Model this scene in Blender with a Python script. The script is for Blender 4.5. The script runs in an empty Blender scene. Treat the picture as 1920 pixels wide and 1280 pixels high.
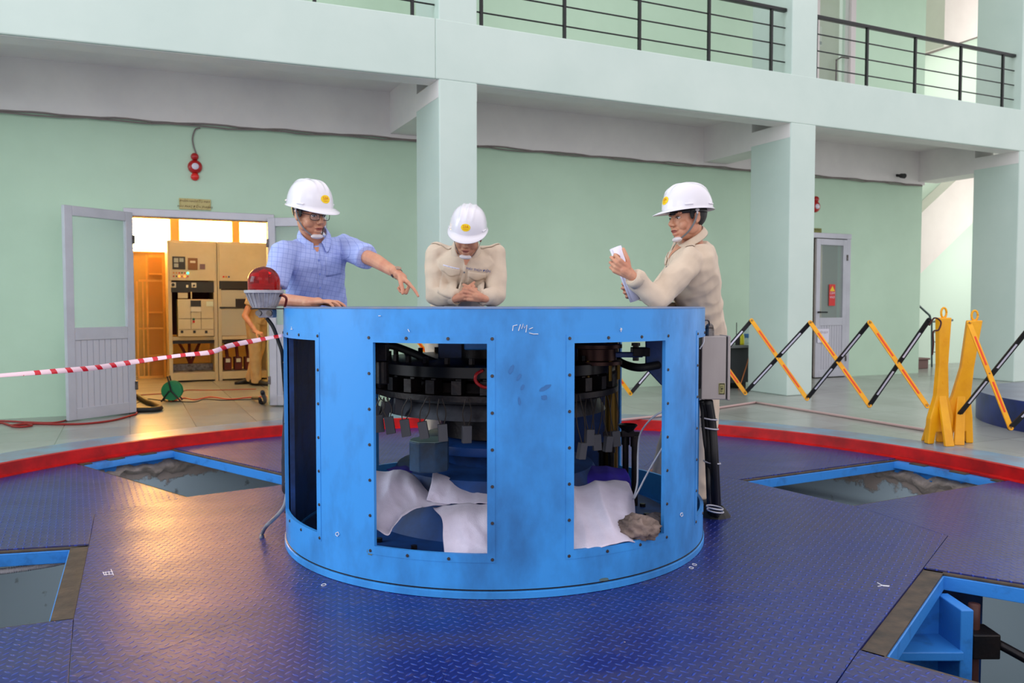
import bpy, math, random
import numpy as np
from mathutils import Vector, Matrix, noise
from mathutils.bvhtree import BVHTree
random.seed(7)
R = math.radians
sc = bpy.context.scene
C = sc.collection
# ---------------------------------------------------------------- camera, world, light, exposure
F, PIT, H, ST, ANG = 1538.0, 0.0445, 1.1, 0.088, 1.1329
cam_d = bpy.data.cameras.new('camera'); cam = bpy.data.objects.new('camera', cam_d); C.objects.link(cam)
cam.location = (0, 0, H); cam.rotation_euler = (math.pi/2 - PIT, 0, 0)
cam_d.sensor_width = 36.0; cam_d.lens = F/1920*36; cam_d.clip_end = 200
cam_d.dof.use_dof = True; cam_d.dof.focus_distance = 3.2; cam_d.dof.aperture_fstop = 5.0
sc.camera = cam
sc.view_settings.view_transform = 'Standard'; sc.view_settings.look = 'None'
sc.view_settings.gamma = 1; sc.view_settings.exposure = 0.32
try: sc.view_settings.use_curve_mapping = False
except Exception: pass
w = bpy.data.worlds.new('daylight'); sc.world = w; w.use_nodes = True
nt = w.node_tree; bg = nt.nodes['Background']
tc = nt.nodes.new('ShaderNodeTexCoord'); sx = nt.nodes.new('ShaderNodeSeparateXYZ')
cr = nt.nodes.new('ShaderNodeValToRGB')
cr.color_ramp.elements[0].position = 0.45; cr.color_ramp.elements[0].color = (1.0, 0.98, 1.0, 1)
cr.color_ramp.elements[1].position = 0.80; cr.color_ramp.elements[1].color = (0.98, 0.95, 1.0, 1)
mr = nt.nodes.new('ShaderNodeMapRange'); mr.inputs[1].default_value = -1
nt.links.new(tc.outputs['Generated'], sx.inputs[0]); nt.links.new(sx.outputs['Z'], mr.inputs[0])
nt.links.new(mr.outputs[0], cr.inputs[0]); nt.links.new(cr.outputs[0], bg.inputs[0])
bg.inputs[1].default_value = 1.0
def area(name, loc, target, size, power, col, size_y=None):
    l = bpy.data.lights.new(name, 'AREA'); l.energy = power; l.color = col; l.size = size
    if size_y: l.shape = 'RECTANGLE'; l.size_y = size_y
    o = bpy.data.objects.new(name, l); C.objects.link(o); o.location = loc
    o.rotation_euler = (Vector(target)-Vector(loc)).to_track_quat('-Z', 'Y').to_euler()
    return o
# tall daylight windows of the hall, behind and left of the camera, and a row high on the right
area('hall_window_light', (-11, 1.5, 4.2), (3, 7, 1.6), 6, 480, (0.70, 0.89, 1.0), 5)
area('hall_window_light', (-4, -8, 6.0), (0, 5, 1.0), 7, 110, (0.94, 0.96, 1.0), 4)
area('hall_window_light', (7, -7, 6.0), (1, 5, 1.0), 6, 80, (1.0, 0.94, 0.92), 4)
# ---------------------------------------------------------------- geometry helpers
SA, CA = math.sin(ANG), math.cos(ANG)
UA = math.atan2(CA, SA)                       # angle of the facade direction from +X
def B(u, v, z=0.0): return Vector((u*SA - v*CA, u*CA + v*SA, z))
def lin(c):
    return tuple((x/12.92 if x <= 0.04045 else ((x+0.055)/1.055)**2.4) for x in [k/255 for k in c])
def at(px, py, Y):                            # point seen at this place of the photo, at distance Y from the photographer
    x = (px-960)/F; y = (py-640)/F; cp, sp = math.cos(PIT), math.sin(PIT)
    d = Vector((x, cp-y*sp, -sp-y*cp)); t = Y/d.y
    return d*t + Vector((0, 0, H))
def atz(px, py, z=0.0):
    x = (px-960)/F; y = (py-640)/F; cp, sp = math.cos(PIT), math.sin(PIT)
    d = Vector((x, cp-y*sp, -sp-y*cp)); t = (z-H)/d.z
    return d*t + Vector((0, 0, H))
_txt = {}
def text_mesh(s, size):
    k = (s, size)
    if k not in _txt:
        cu = bpy.data.curves.new('t', 'FONT'); cu.body = s; cu.size = size; cu.align_x = 'CENTER'; cu.align_y = 'CENTER'
        cu.resolution_u = 2
        o = bpy.data.objects.new('t', cu); C.objects.link(o)
        dg = bpy.context.evaluated_depsgraph_get(); me = bpy.data.meshes.new_from_object(o.evaluated_get(dg))
        _txt[k] = ([v.co.copy() for v in me.vertices], [tuple(p.vertices) for p in me.polygons])
        bpy.data.objects.remove(o); bpy.data.curves.remove(cu); bpy.data.meshes.remove(me)
    return _txt[k]
class MB:
    def __init__(s, T=None): s.v = []; s.f = []; s.T = T
    def add(s, vs, fs):
        n = len(s.v)
        s.v += [ (s.T @ Vector(p)) if s.T is not None else Vector(p) for p in vs]
        s.f += [tuple(i+n for i in f) for f in fs]; return s
    def box(s, lo, hi, M=None):
        x0, y0, z0 = lo; x1, y1, z1 = hi
        vs = [Vector(p) for p in ((x0,y0,z0),(x1,y0,z0),(x1,y1,z0),(x0,y1,z0),(x0,y0,z1),(x1,y0,z1),(x1,y1,z1),(x0,y1,z1))]
        if M is not None: vs = [M @ p for p in vs]
        return s.add(vs, [(0,3,2,1),(4,5,6,7),(0,1,5,4),(1,2,6,5),(2,3,7,6),(3,0,4,7)])
    def ubox(s, lo, hi):                      # box in hall coordinates (u along the facade, v into it, z up)
        (u0, v0, z0), (u1, v1, z1) = lo, hi
        vs = [B(*p) for p in ((u0,v0,z0),(u1,v0,z0),(u1,v1,z0),(u0,v1,z0),(u0,v0,z1),(u1,v0,z1),(u1,v1,z1),(u0,v1,z1))]
        return s.add(vs, [(0,3,2,1),(4,5,6,7),(0,1,5,4),(1,2,6,5),(2,3,7,6),(3,0,4,7)])
    def settle(s):                            # left bay of the balcony lowered a few centimetres on purpose, sloping leftward
        for i, p in enumerate(s.v):
            u = p.x*SA + p.y*CA
            if u < 2.5 and p.z > 2.5: s.v[i] = Vector((p.x, p.y, p.z-(2.5-u)*0.019))
        return s
    def prism(s, poly, z0, z1):               # poly counter-clockwise in xy
        n = len(poly); vs = [(p[0], p[1], z0) for p in poly] + [(p[0], p[1], z1) for p in poly]
        fs = [tuple(range(n-1, -1, -1)), tuple(range(n, 2*n))] + [(i, (i+1) % n, n+(i+1) % n, n+i) for i in range(n)]
        return s.add(vs, fs)
    def cyl(s, a, b, r0, r1=None, n=16, caps=True):
        a = Vector(a); b = Vector(b); r1 = r0 if r1 is None else r1
        d = (b-a).normalized(); x = d.orthogonal().normalized(); y = d.cross(x)
        vs = []; fs = []
        for c, r in ((a, r0), (b, r1)):
            vs += [c + (x*math.cos(t)+y*math.sin(t))*r for t in [2*math.pi*i/n for i in range(n)]]
        fs = [(i, (i+1) % n, n+(i+1) % n, n+i) for i in range(n)]
        if caps: fs += [tuple(range(n-1, -1, -1)), tuple(range(n, 2*n))]
        return s.add(vs, fs)
    def tube(s, pts, r, n=8, caps=True):
        pts = [Vector(p) for p in pts]; m = len(pts); vs = []; fs = []
        t = (pts[1]-pts[0]).normalized(); x = t.orthogonal().normalized()
        for i, p in enumerate(pts):
            t = (pts[min(i+1, m-1)]-pts[max(i-1, 0)]).normalized()
            x = (x - t*x.dot(t)); x = x.normalized() if x.length > 1e-6 else t.orthogonal().normalized()
            y = t.cross(x); rr = r[i] if isinstance(r, (list, tuple)) else r
            vs += [p + (x*math.cos(a)+y*math.sin(a))*rr for a in [2*math.pi*k/n for k in range(n)]]
        for i in range(m-1):
            fs += [(i*n+k, i*n+(k+1) % n, (i+1)*n+(k+1) % n, (i+1)*n+k) for k in range(n)]
        if caps: fs += [tuple(range(n-1, -1, -1)), tuple(range((m-1)*n, m*n))]
        return s.add(vs, fs)
    def lathe(s, prof, c=(0,0,0), n=32, M=None, closed=False, a0=0.0, a1=360.0):
        c = Vector(c); vs = []; fs = []; m = len(prof); full = abs(a1-a0) >= 359.9; nn = n if full else n+1
        for i in range(nn):
            a = R(a0 + (a1-a0)*i/n)
            for r, z in prof:
                p = Vector((r*math.cos(a), r*math.sin(a), z)); vs.append((M @ p if M is not None else p) + c)
        for i in range(n):
            j = (i+1) % nn
            for k in range(m if closed else m-1):
                k2 = (k+1) % m; fs.append((i*m+k, j*m+k, j*m+k2, i*m+k2))
        return s.add(vs, fs)
    def ball(s, c, r, n=12, M=None):
        if not isinstance(r, (tuple, list)): r = (r, r, r)
        c = Vector(c); vs = []; fs = []; m = n
        for i in range(1, n):
            th = math.pi*i/n
            for k in range(2*m):
                ph = math.pi*k/m
                p = Vector((r[0]*math.sin(th)*math.cos(ph), r[1]*math.sin(th)*math.sin(ph), r[2]*math.cos(th)))
                vs.append((M @ p if M is not None else p)+c)
        top = len(vs); q = Vector((0,0,r[2])); vs.append((M @ q if M is not None else q)+c); vs.append((M @ -q if M is not None else -q)+c)
        w_ = 2*m
        for i in range(n-2):
            for k in range(w_): fs.append((i*w_+k, (i+1)*w_+k, (i+1)*w_+(k+1) % w_, i*w_+(k+1) % w_))
        for k in range(w_): fs.append((top, k, (k+1) % w_)); fs.append((top+1, (n-2)*w_+(k+1) % w_, (n-2)*w_+k))
        return s.add(vs, fs)
    def cap(s, a, b, r0, r1, n=12):           # tapered limb with round ends
        a = Vector(a); b = Vector(b); d = b-a; L = d.length
        d = d.normalized() if L > 1e-6 else Vector((0,0,1)); x = d.orthogonal().normalized(); y = d.cross(x)
        rings = []
        h = n//2
        for i in range(1, h+1):
            th = math.pi/2*i/h; rings.append((a - d*math.cos(th)*r0, math.sin(th)*r0))
        for i in range(h):
            th = math.pi/2*(1-i/h); rings.append((b + d*math.cos(th)*r1, math.sin(th)*r1))
        vs = [a-d*r0]; fs = []
        for c, r in rings: vs += [c+(x*math.cos(t)+y*math.sin(t))*r for t in [2*math.pi*k/n for k in range(n)]]
        vs.append(b+d*r1); e = len(vs)-1; m = len(rings)
        for k in range(n): fs.append((0, 1+(k+1) % n, 1+k)); fs.append((e, 1+(m-1)*n+k, 1+(m-1)*n+(k+1) % n))
        for i in range(m-1):
            for k in range(n): fs.append((1+i*n+k, 1+i*n+(k+1) % n, 1+(i+1)*n+(k+1) % n, 1+(i+1)*n+k))
        return s.add(vs, fs)
    def loft(s, rings, n=20, p=2.3):          # rings: (centre, half-axis A, half-axis B)
        vs = []; fs = []; m = len(rings)
        for c, A, Bx in rings:
            for k in range(n):
                t = 2*math.pi*k/n; ct, st = math.cos(t), math.sin(t)
                vs.append(Vector(c)+A*(math.copysign(abs(ct)**(2/p), ct))+Bx*(math.copysign(abs(st)**(2/p), st)))
        for i in range(m-1):
            fs += [(i*n+k, i*n+(k+1) % n, (i+1)*n+(k+1) % n, (i+1)*n+k) for k in range(n)]
        fs += [tuple(range(n-1, -1, -1)), tuple(range((m-1)*n, m*n))]
        return s.add(vs, fs)
    def text(s, string, size, org, ex, ey, depth=0.0):
        vs, fs = text_mesh(string, size); ex = Vector(ex); ey = Vector(ey); org = Vector(org); nz = ex.cross(ey).normalized()
        return s.add([org+ex*p.x+ey*p.y+nz*depth for p in vs], fs)
    def build(s, name, m, parent=None, smooth=False, bevel=0.0, seg=2):
        me = bpy.data.meshes.new(name); org = Vector((0,0,0)); p = parent
        while p is not None: org += p.location; p = p.parent
        me.from_pydata([tuple(q-org) for q in s.v], [], s.f); me.validate(); me.update()
        if smooth:
            me.polygons.foreach_set('use_smooth', [True]*len(me.polygons))
        if m is not None: me.materials.append(m)
        o = bpy.data.objects.new(name, me); C.objects.link(o)
        if parent is not None: o.parent = parent
        if bevel > 0:
            b = o.modifiers.new('bevel', 'BEVEL'); b.width = bevel; b.segments = seg; b.limit_method = 'ANGLE'; b.angle_limit = R(40)
        if smooth == 'auto':
            e = o.modifiers.new('es', 'EDGE_SPLIT'); e.split_angle = R(35)
        return o
def tag(o, label=None, cat=None, group=None, kind=None):
    if label: o['label'] = label
    if cat: o['category'] = cat
    if group: o['group'] = group
    if kind: o['kind'] = kind
    return o
def thing(name, loc, label, cat, group=None):
    o = bpy.data.objects.new(name, None); C.objects.link(o); o.location = loc; o.empty_display_size = 0.1
    return tag(o, label, cat, group)
def struct(o): o['kind'] = 'structure'; return o
def copy_tree(o, parent=None):
    c = o.copy(); C.objects.link(c)
    if parent is not None: c.parent = parent
    for ch in list(o.children): copy_tree(ch, c)
    return c
# ---------------------------------------------------------------- materials
def mat(name, col, rough=0.6, metal=0.0, var=0.0, vscale=3.0, col2=None, bump=0.0, bscale=60.0, spec=0.5, emit=None, estr=0.0, trans=0.0, ior=1.45, alpha=1.0, coat=0.0, sheen=0.0, stretch=(1,1,1), thr=(0.35, 0.7), rvar=0.0):
    m = bpy.data.materials.new(name); m.use_nodes = True; t = m.node_tree; b = t.nodes['Principled BSDF']
    c = lin(col) + (1,)
    b.inputs['Base Color'].default_value = c; b.inputs['Roughness'].default_value = rough; b.inputs['Metallic'].default_value = metal
    b.inputs['Specular IOR Level'].default_value = spec; b.inputs['IOR'].default_value = ior
    b.inputs['Transmission Weight'].default_value = trans; b.inputs['Alpha'].default_value = alpha
    b.inputs['Coat Weight'].default_value = coat; b.inputs['Sheen Weight'].default_value = sheen
    if emit: b.inputs['Emission Color'].default_value = lin(emit)+(1,); b.inputs['Emission Strength'].default_value = estr
    tco = t.nodes.new('ShaderNodeTexCoord'); mp = t.nodes.new('ShaderNodeMapping'); mp.inputs['Scale'].default_value = stretch
    t.links.new(tco.outputs['Object'], mp.inputs[0])
    if col2 is not None:
        n = t.nodes.new('ShaderNodeTexNoise'); n.inputs['Scale'].default_value = vscale; n.inputs['Detail'].default_value = 6; n.inputs['Roughness'].default_value = 0.6
        t.links.new(mp.outputs[0], n.inputs[0])
        rmp = t.nodes.new('ShaderNodeMapRange'); rmp.inputs[1].default_value = thr[0]; rmp.inputs[2].default_value = thr[1]
        rmp.inputs[4].default_value = var if var else 1.0
        t.links.new(n.outputs[0], rmp.inputs[0])
        mx = t.nodes.new('ShaderNodeMix'); mx.data_type = 'RGBA'; mx.inputs[6].default_value = c; mx.inputs[7].default_value = lin(col2)+(1,)
        t.links.new(rmp.outputs[0], mx.inputs[0]); t.links.new(mx.outputs[2], b.inputs['Base Color'])
        if rvar:
            ma = t.nodes.new('ShaderNodeMath'); ma.operation = 'MULTIPLY_ADD'; ma.inputs[1].default_value = rvar; ma.inputs[2].default_value = rough
            t.links.new(rmp.outputs[0], ma.inputs[0]); t.links.new(ma.outputs[0], b.inputs['Roughness'])
    if bump > 0:
        n2 = t.nodes.new('ShaderNodeTexNoise'); n2.inputs['Scale'].default_value = bscale; n2.inputs['Detail'].default_value = 4
        t.links.new(mp.outputs[0], n2.inputs[0])
        bp = t.nodes.new('ShaderNodeBump'); bp.inputs['Strength'].default_value = bump; bp.inputs['Distance'].default_value = 0.01
        t.links.new(n2.outputs[0], bp.inputs['Height']); t.links.new(bp.outputs[0], b.inputs['Normal'])
    return m
def M_(t, op, a, b=None, c=None):
    n = t.nodes.new('ShaderNodeMath'); n.operation = op
    for i, x in enumerate((a, b, c)):
        if x is None: continue
        if isinstance(x, (int, float)): n.inputs[i].default_value = x
        else: t.links.new(x, n.inputs[i])
    return n.outputs[0]
def plate_mat(name, ang, cell=0.031):
    m = bpy.data.materials.new(name); m.use_nodes = True; t = m.node_tree; b = t.nodes['Principled BSDF']
    g = t.nodes.new('ShaderNodeNewGeometry'); mp = t.nodes.new('ShaderNodeMapping'); mp.inputs['Rotation'].default_value = (0, 0, R(ang)); mp.inputs['Scale'].default_value = (1/cell,)*3
    mp.vector_type = 'POINT'; t.links.new(g.outputs['Position'], mp.inputs[0])
    s = t.nodes.new('ShaderNodeSeparateXYZ'); t.links.new(mp.outputs[0], s.inputs[0])
    x, y = s.outputs['X'], s.outputs['Y']
    fx = M_(t, 'SUBTRACT', M_(t, 'FRACT', x), 0.5); fy = M_(t, 'SUBTRACT', M_(t, 'FRACT', y), 0.5)
    par = M_(t, 'FLOORED_MODULO', M_(t, 'ADD', M_(t, 'FLOOR', x), M_(t, 'FLOOR', y)), 2.0)
    ax = M_(t, 'ADD', M_(t, 'MULTIPLY', fx, par), M_(t, 'MULTIPLY', fy, M_(t, 'SUBTRACT', 1.0, par)))
    ay = M_(t, 'ADD', M_(t, 'MULTIPLY', fy, par), M_(t, 'MULTIPLY', fx, M_(t, 'SUBTRACT', 1.0, par)))
    e = M_(t, 'ADD', M_(t, 'POWER', M_(t, 'ABSOLUTE', M_(t, 'DIVIDE', ax, 0.47)), 1.7), M_(t, 'POWER', M_(t, 'ABSOLUTE', M_(t, 'DIVIDE', ay, 0.145)), 1.7))
    h = M_(t, 'MAXIMUM', M_(t, 'SUBTRACT', 1.0, e), 0.0)
    n1 = t.nodes.new('ShaderNodeTexNoise'); n1.inputs['Scale'].default_value = 1.6; n1.inputs['Detail'].default_value = 8; n1.inputs['Roughness'].default_value = 0.62
    n2 = t.nodes.new('ShaderNodeTexNoise'); n2.inputs['Scale'].default_value = 22; n2.inputs['Detail'].default_value = 6
    mp2 = t.nodes.new('ShaderNodeMapping'); mp2.inputs['Scale'].default_value = (1.0, 2.2, 1); t.links.new(g.outputs['Position'], mp2.inputs[0])
    t.links.new(mp2.outputs[0], n1.inputs[0]); t.links.new(g.outputs['Position'], n2.inputs[0])
    r1 = t.nodes.new('ShaderNodeMapRange'); r1.inputs[1].default_value = 0.40; r1.inputs[2].default_value = 0.68; t.links.new(n1.outputs[0], r1.inputs[0])
    mx = t.nodes.new('ShaderNodeMix'); mx.data_type = 'RGBA'; mx.inputs[6].default_value = lin((15, 30, 104))+(1,); mx.inputs[7].default_value = lin((50, 50, 88))+(1,)
    t.links.new(r1.outputs[0], mx.inputs[0])
    r2 = t.nodes.new('ShaderNodeMapRange'); r2.inputs[1].default_value = 0.60; r2.inputs[2].default_value = 0.80; r2.inputs[4].default_value = 0.8; t.links.new(n2.outputs[0], r2.inputs[0])
    mx2 = t.nodes.new('ShaderNodeMix'); mx2.data_type = 'RGBA'; mx2.inputs[7].default_value = lin((84, 74, 92))+(1,)
    t.links.new(r2.outputs[0], mx2.inputs[0]); t.links.new(mx.outputs[2], mx2.inputs[6])
    # the raised tears keep more of the blue paint along their flanks
    mx3 = t.nodes.new('ShaderNodeMix'); mx3.data_type = 'RGBA'; mx3.inputs[7].default_value = lin((36, 66, 178))+(1,)
    t.links.new(M_(t, 'MULTIPLY', M_(t, 'MINIMUM', M_(t, 'MULTIPLY', h, 3.0), 1.0), 0.75), mx3.inputs[0]); t.links.new(mx2.outputs[2], mx3.inputs[6])
    vo = t.nodes.new('ShaderNodeTexVoronoi'); vo.inputs['Scale'].default_value = 9; t.links.new(g.outputs['Position'], vo.inputs[0])
    mx4 = t.nodes.new('ShaderNodeMix'); mx4.data_type = 'RGBA'; mx4.inputs[7].default_value = lin((176, 160, 160))+(1,)   # paint chips and debris
    t.links.new(M_(t, 'MULTIPLY', M_(t, 'LESS_THAN', vo.outputs['Distance'], 0.026), M_(t, 'GREATER_THAN', n2.outputs[0], 0.45)), mx4.inputs[0]); t.links.new(mx3.outputs[2], mx4.inputs[6]); t.links.new(mx4.outputs[2], b.inputs['Base Color'])
    t.links.new(M_(t, 'MULTIPLY_ADD', r1.outputs[0], 0.10, 0.34), b.inputs['Roughness'])
    b.inputs['Specular IOR Level'].default_value = 0.6
    bp = t.nodes.new('ShaderNodeBump'); bp.inputs['Strength'].default_value = 1.0; bp.inputs['Distance'].default_value = 0.0042
    hh = M_(t, 'ADD', M_(t, 'MINIMUM', M_(t, 'MULTIPLY', h, 1.6), 1.0), M_(t, 'MULTIPLY', n2.outputs[0], 0.5))
    t.links.new(hh, bp.inputs['Height']); t.links.new(bp.outputs[0], b.inputs['Normal'])
    return m
mint = mat('mint_wall_paint', (196, 224, 200), 0.55, col2=(188, 216, 192), vscale=1.2, bump=0.05, bscale=30)
mint2 = mat('pale_mint_paint', (206, 222, 214), 0.5, col2=(196, 214, 206), vscale=1.0, bump=0.05, bscale=25)
white_wall = mat('off_white_paint', (238, 233, 231), 0.6, col2=(226, 221, 221), vscale=1.5, bump=0.04, bscale=25)
bright_wall = mat('cream_paint', (232, 224, 216), 0.6, col2=(225, 216, 208), vscale=2)
black_metal = mat('black_painted_steel', (18, 20, 22), 0.35)
alu = mat('door_aluminium', (196, 196, 206), 0.35, 0.25, col2=(184, 184, 194), vscale=4)
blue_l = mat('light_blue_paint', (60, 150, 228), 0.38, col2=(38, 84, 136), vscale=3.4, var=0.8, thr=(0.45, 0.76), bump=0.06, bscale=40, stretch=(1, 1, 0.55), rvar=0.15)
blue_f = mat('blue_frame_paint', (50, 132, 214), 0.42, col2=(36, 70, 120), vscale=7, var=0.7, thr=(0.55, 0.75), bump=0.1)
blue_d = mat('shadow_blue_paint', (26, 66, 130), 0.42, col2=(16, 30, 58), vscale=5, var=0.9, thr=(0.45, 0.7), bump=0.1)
dark_m = mat('oily_black_steel', (26, 26, 30), 0.38, 0.5, col2=(44, 36, 34), vscale=14, bump=0.15)
steel = mat('worn_bare_steel', (120, 116, 116), 0.35, 0.9, col2=(70, 60, 54), vscale=30, bump=0.1)
brown_edge = mat('rust_brown_edge', (86, 72, 60), 0.7, col2=(52, 48, 44), vscale=12, bump=0.2)
red_curb = mat('red_gloss_paint', (206, 14, 16), 0.42, col2=(150, 12, 14), vscale=6, bump=0.08)
yellow = mat('yellow_plastic', (246, 176, 16), 0.35, col2=(226, 150, 14), vscale=6, bump=0.05)
black_pl = mat('black_plastic', (28, 28, 30), 0.45)
rubber = mat('black_rubber', (20, 20, 22), 0.6)
white_pl = mat('white_reflective_strip', (226, 222, 236), 0.4)
red_strip = mat('red_reflective_strip', (226, 66, 16), 0.35)
cable_gr = mat('grey_cable', (130, 120, 118), 0.6)
cable_red = mat('red_cable', (150, 30, 26), 0.5)
# outer hall floor: dull grey-green tiles with a soft shine and a blue painted band round the pit
def tile_mat():
    m = bpy.data.materials.new('grey_floor_tile'); m.use_nodes = True; t = m.node_tree; b = t.nodes['Principled BSDF']
    g = t.nodes.new('ShaderNodeNewGeometry'); mp = t.nodes.new('ShaderNodeMapping'); mp.inputs['Rotation'].default_value = (0, 0, -UA)
    t.links.new(g.outputs['Position'], mp.inputs[0])
    br = t.nodes.new('ShaderNodeTexBrick'); br.offset = 0.0; br.inputs['Scale'].default_value = 1.0
    br.inputs['Brick Width'].default_value = 0.5; br.inputs['Row Height'].default_value = 0.5; br.inputs['Mortar Size'].default_value = 0.003
    br.inputs['Color1'].default_value = lin((160, 164, 158))+(1,); br.inputs['Color2'].default_value = lin((152, 154, 148))+(1,); br.inputs['Mortar'].default_value = lin((118, 116, 110))+(1,)
    t.links.new(mp.outputs[0], br.inputs[0])
    n = t.nodes.new('ShaderNodeTexNoise'); n.inputs['Scale'].default_value = 1.1; n.inputs['Detail'].default_value = 6; t.links.new(g.outputs['Position'], n.inputs[0])
    mx = t.nodes.new('ShaderNodeMix'); mx.data_type = 'RGBA'; mx.blend_type = 'MULTIPLY'; mx.inputs[7].default_value = (0.62, 0.58, 0.56, 1)
    rr = t.nodes.new('ShaderNodeMapRange'); rr.inputs[1].default_value = 0.4; rr.inputs[2].default_value = 0.7; rr.inputs[4].default_value = 0.6
    t.links.new(n.outputs[0], rr.inputs[0]); t.links.new(rr.outputs[0], mx.inputs[0]); t.links.new(br.outputs[0], mx.inputs[6]); t.links.new(mx.outputs[2], b.inputs['Base Color'])
    b.inputs['Roughness'].default_value = 0.24; b.inputs['Specular IOR Level'].default_value = 0.45
    return m
tiles = tile_mat()
band_m = mat('faded_blue_floor_paint', (112, 146, 172), 0.3, col2=(120, 118, 132), vscale=4, thr=(0.4, 0.62), stretch=(1, 1, 1))
# ---------------------------------------------------------------- the setting
CX, CY, CR = -0.082, 4.026, 1.004             # axis and radius of the round housing
PR = 3.40                                    # radius of the sunken deck
def ring(mb, r0, r1, z, n=160):
    vs = []; fs = []
    for i in range(n):
        a = 2*math.pi*i/n
        for r in (r0, r1): vs.append((CX+r*math.cos(a), CY+r*math.sin(a), z))
    for i in range(n):
        j = (i+1) % n; fs.append((2*i, 2*i+1, 2*j+1, 2*j))
    return mb.add(vs, fs)
f = MB(); ring(f, PR+0.34, 30.0, ST)
f.v = [Vector((max(-15, min(16, p.x)), max(-5, p.y), p.z)) for p in f.v]
struct(f.build('floor', tiles))
f = MB(); ring(f, PR+0.02, PR+0.34, ST); struct(f.build('floor_painted_band', band_m))
f = MB().lathe([(PR+0.02, ST+0.001), (PR, ST-0.004), (PR-0.004, 0.012), (PR-0.03, 0.004), (PR-0.03, -0.01), (PR+0.02, -0.01)], (CX, CY, 0), 160)
struct(f.build('trim_1', red_curb, smooth='auto'))
# facade: pillars, balcony beam, cross beams, slab, back wall
V0, VP, VW = 6.93, 7.57, 8.48; KF = V0/6.72
pill = [(a*KF, b*KF) for a, b in ((-1.90, -1.545), (2.455, 2.81), (6.42, 6.775), (10.20, 10.58))]
def fz(z): return (z-H)*KF + H
for i, (a, b_) in enumerate(pill):
    struct(MB().ubox((a, V0, ST), (b_, VP, fz(3.04))).build('pillar', mint2, bevel=0.012))
    struct(MB().ubox((a, V0, fz(3.50)), (b_, VP, 7.5)).build('pillar', mint2, bevel=0.012))
    mb = MB()                                  # cross beam behind the pillar, white-painted
    mb.ubox((a+0.004, VP-0.01, 2.90), (b_-0.004, VW-0.04, 3.34)); mb.ubox((a-0.003, V0+0.014, 2.94), (b_+0.003, VP, fz(3.04)))
    struct(mb.build('beam', white_wall))
struct(MB().ubox((-6, V0-0.002, fz(3.035)), (2.5, V0+0.24, fz(3.545))).ubox((2.5, V0-0.002, fz(3.035)), (14.5, V0+0.24, fz(3.545))).settle().build('beam', mint2, bevel=0.01))
struct(MB().ubox((-6, V0+0.03, fz(3.032)), (2.5, V0+0.235, fz(3.040))).ubox((2.5, V0+0.03, fz(3.032)), (14.5, V0+0.235, fz(3.040))).settle().build('trim_2', white_wall))
struct(MB().ubox((-6, V0+0.22, 3.33), (2.5, VW+0.05, fz(3.54))).ubox((2.5, V0+0.22, 3.33), (14.5, VW+0.05, fz(3.54))).settle().build('ceiling', white_wall))
WT = 2.86                                      # top of the mint wall, above it the white wall beam
def wall_with_hole(v0, v1, u0, u1, z0, z1, holes, m, name):
    mb = MB(); us = sorted(set([u0, u1, 2.5]+[h[0] for h in holes]+[h[1] for h in holes])) if u0 < 2.5 < u1 and v0 < 9 else sorted(set([u0, u1]+[h[0] for h in holes]+[h[1] for h in holes]))
    for a, b2 in zip(us, us[1:]):
        hs = [h for h in holes if h[0] <= a+1e-6 and h[1] >= b2-1e-6]
        if not hs: mb.ubox((a, v0, z0), (b2, v1, z1))
        else:
            h = hs[0]
            if h[3] < z1: mb.ubox((a, v0, h[3]), (b2, v1, z1))
            if h[2] > z0: mb.ubox((a, v0, z0), (b2, v1, h[2]))
    return struct((mb.settle() if z1 < 3 and v0 < 9 else mb).build(name, m))
DU0, DU1, DZ = 0.03, 1.29, 1.97
wall_with_hole(VW, VW+0.18, -6, 10.66, ST, WT, [(DU0, DU1, ST, DZ), (8.40, 9.18, ST, 2.06)], mint, 'wall_back')
struct(MB().ubox((-6, VW-0.04, WT), (2.5, VW+0.18, 3.34)).ubox((2.5, VW-0.04, WT), (10.66, VW+0.18, 3.34)).settle().build('beam', white_wall))
wall_with_hole(VW, VW+0.18, -6, 10.66, 3.54, 7.2, [(8.52, 9.22, 3.54, 5.6)], mint, 'wall_back_upper')
struct(MB().ubox((-6, V0, 5.95), (14.5, VW+0.1, 6.2)).build('ceiling', white_wall))
# cable run along the top of the wall
rn = random.Random(3)
for k in range(2):
    pts = []
    for i in range(120):
        u = -2.5 + i*0.11; pts.append(B(u, VW-0.045-0.008*k, WT-0.004-0.018*k+0.006*math.sin(i*0.9+k*2)+rn.uniform(-0.004, 0.004)))
    tag(MB().tube(pts, 0.0075 if k else 0.009, 6).settle().build('wall_cable', cable_gr), ['upper of the two thin grey cables clipped under the white beam of back wall', 'lower wavy grey cable sagging just under the white wall beam'][k], 'cable')
# ---------------------------------------------------------------- balcony railings
def railing(u0, u1, posts, label):
    u0 *= KF; u1 *= KF
    t = thing('balcony_railing', B((u0+u1)/2, V0+0.10, fz(3.545)), label, 'railing', 'black balcony railings')
    MB().ubox((u0, V0+0.075, fz(4.215)), (u1, V0+0.125, fz(4.25))).build('top_rail', black_metal, t, bevel=0.004)
    for z in (3.69, 3.87, 4.05): MB().cyl(B(u0, V0+0.1, fz(z)), B(u1, V0+0.1, fz(z)), 0.008, n=8).build('rail', black_metal, t)
    for p in posts: MB().ubox((p*KF-0.014, V0+0.086, fz(3.50)), (p*KF+0.014, V0+0.114, fz(4.22))).build('post', black_metal, t)
railing(-1.54, 2.45, [-1.4, -0.55, 0.60, 1.42, 2.25], 'black balcony railing at the left end, only its foot showing over the beam')
railing(2.82, 6.41, [2.89, 3.73, 4.56, 5.40, 6.22], 'black balcony railing between the two middle pillars')
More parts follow.
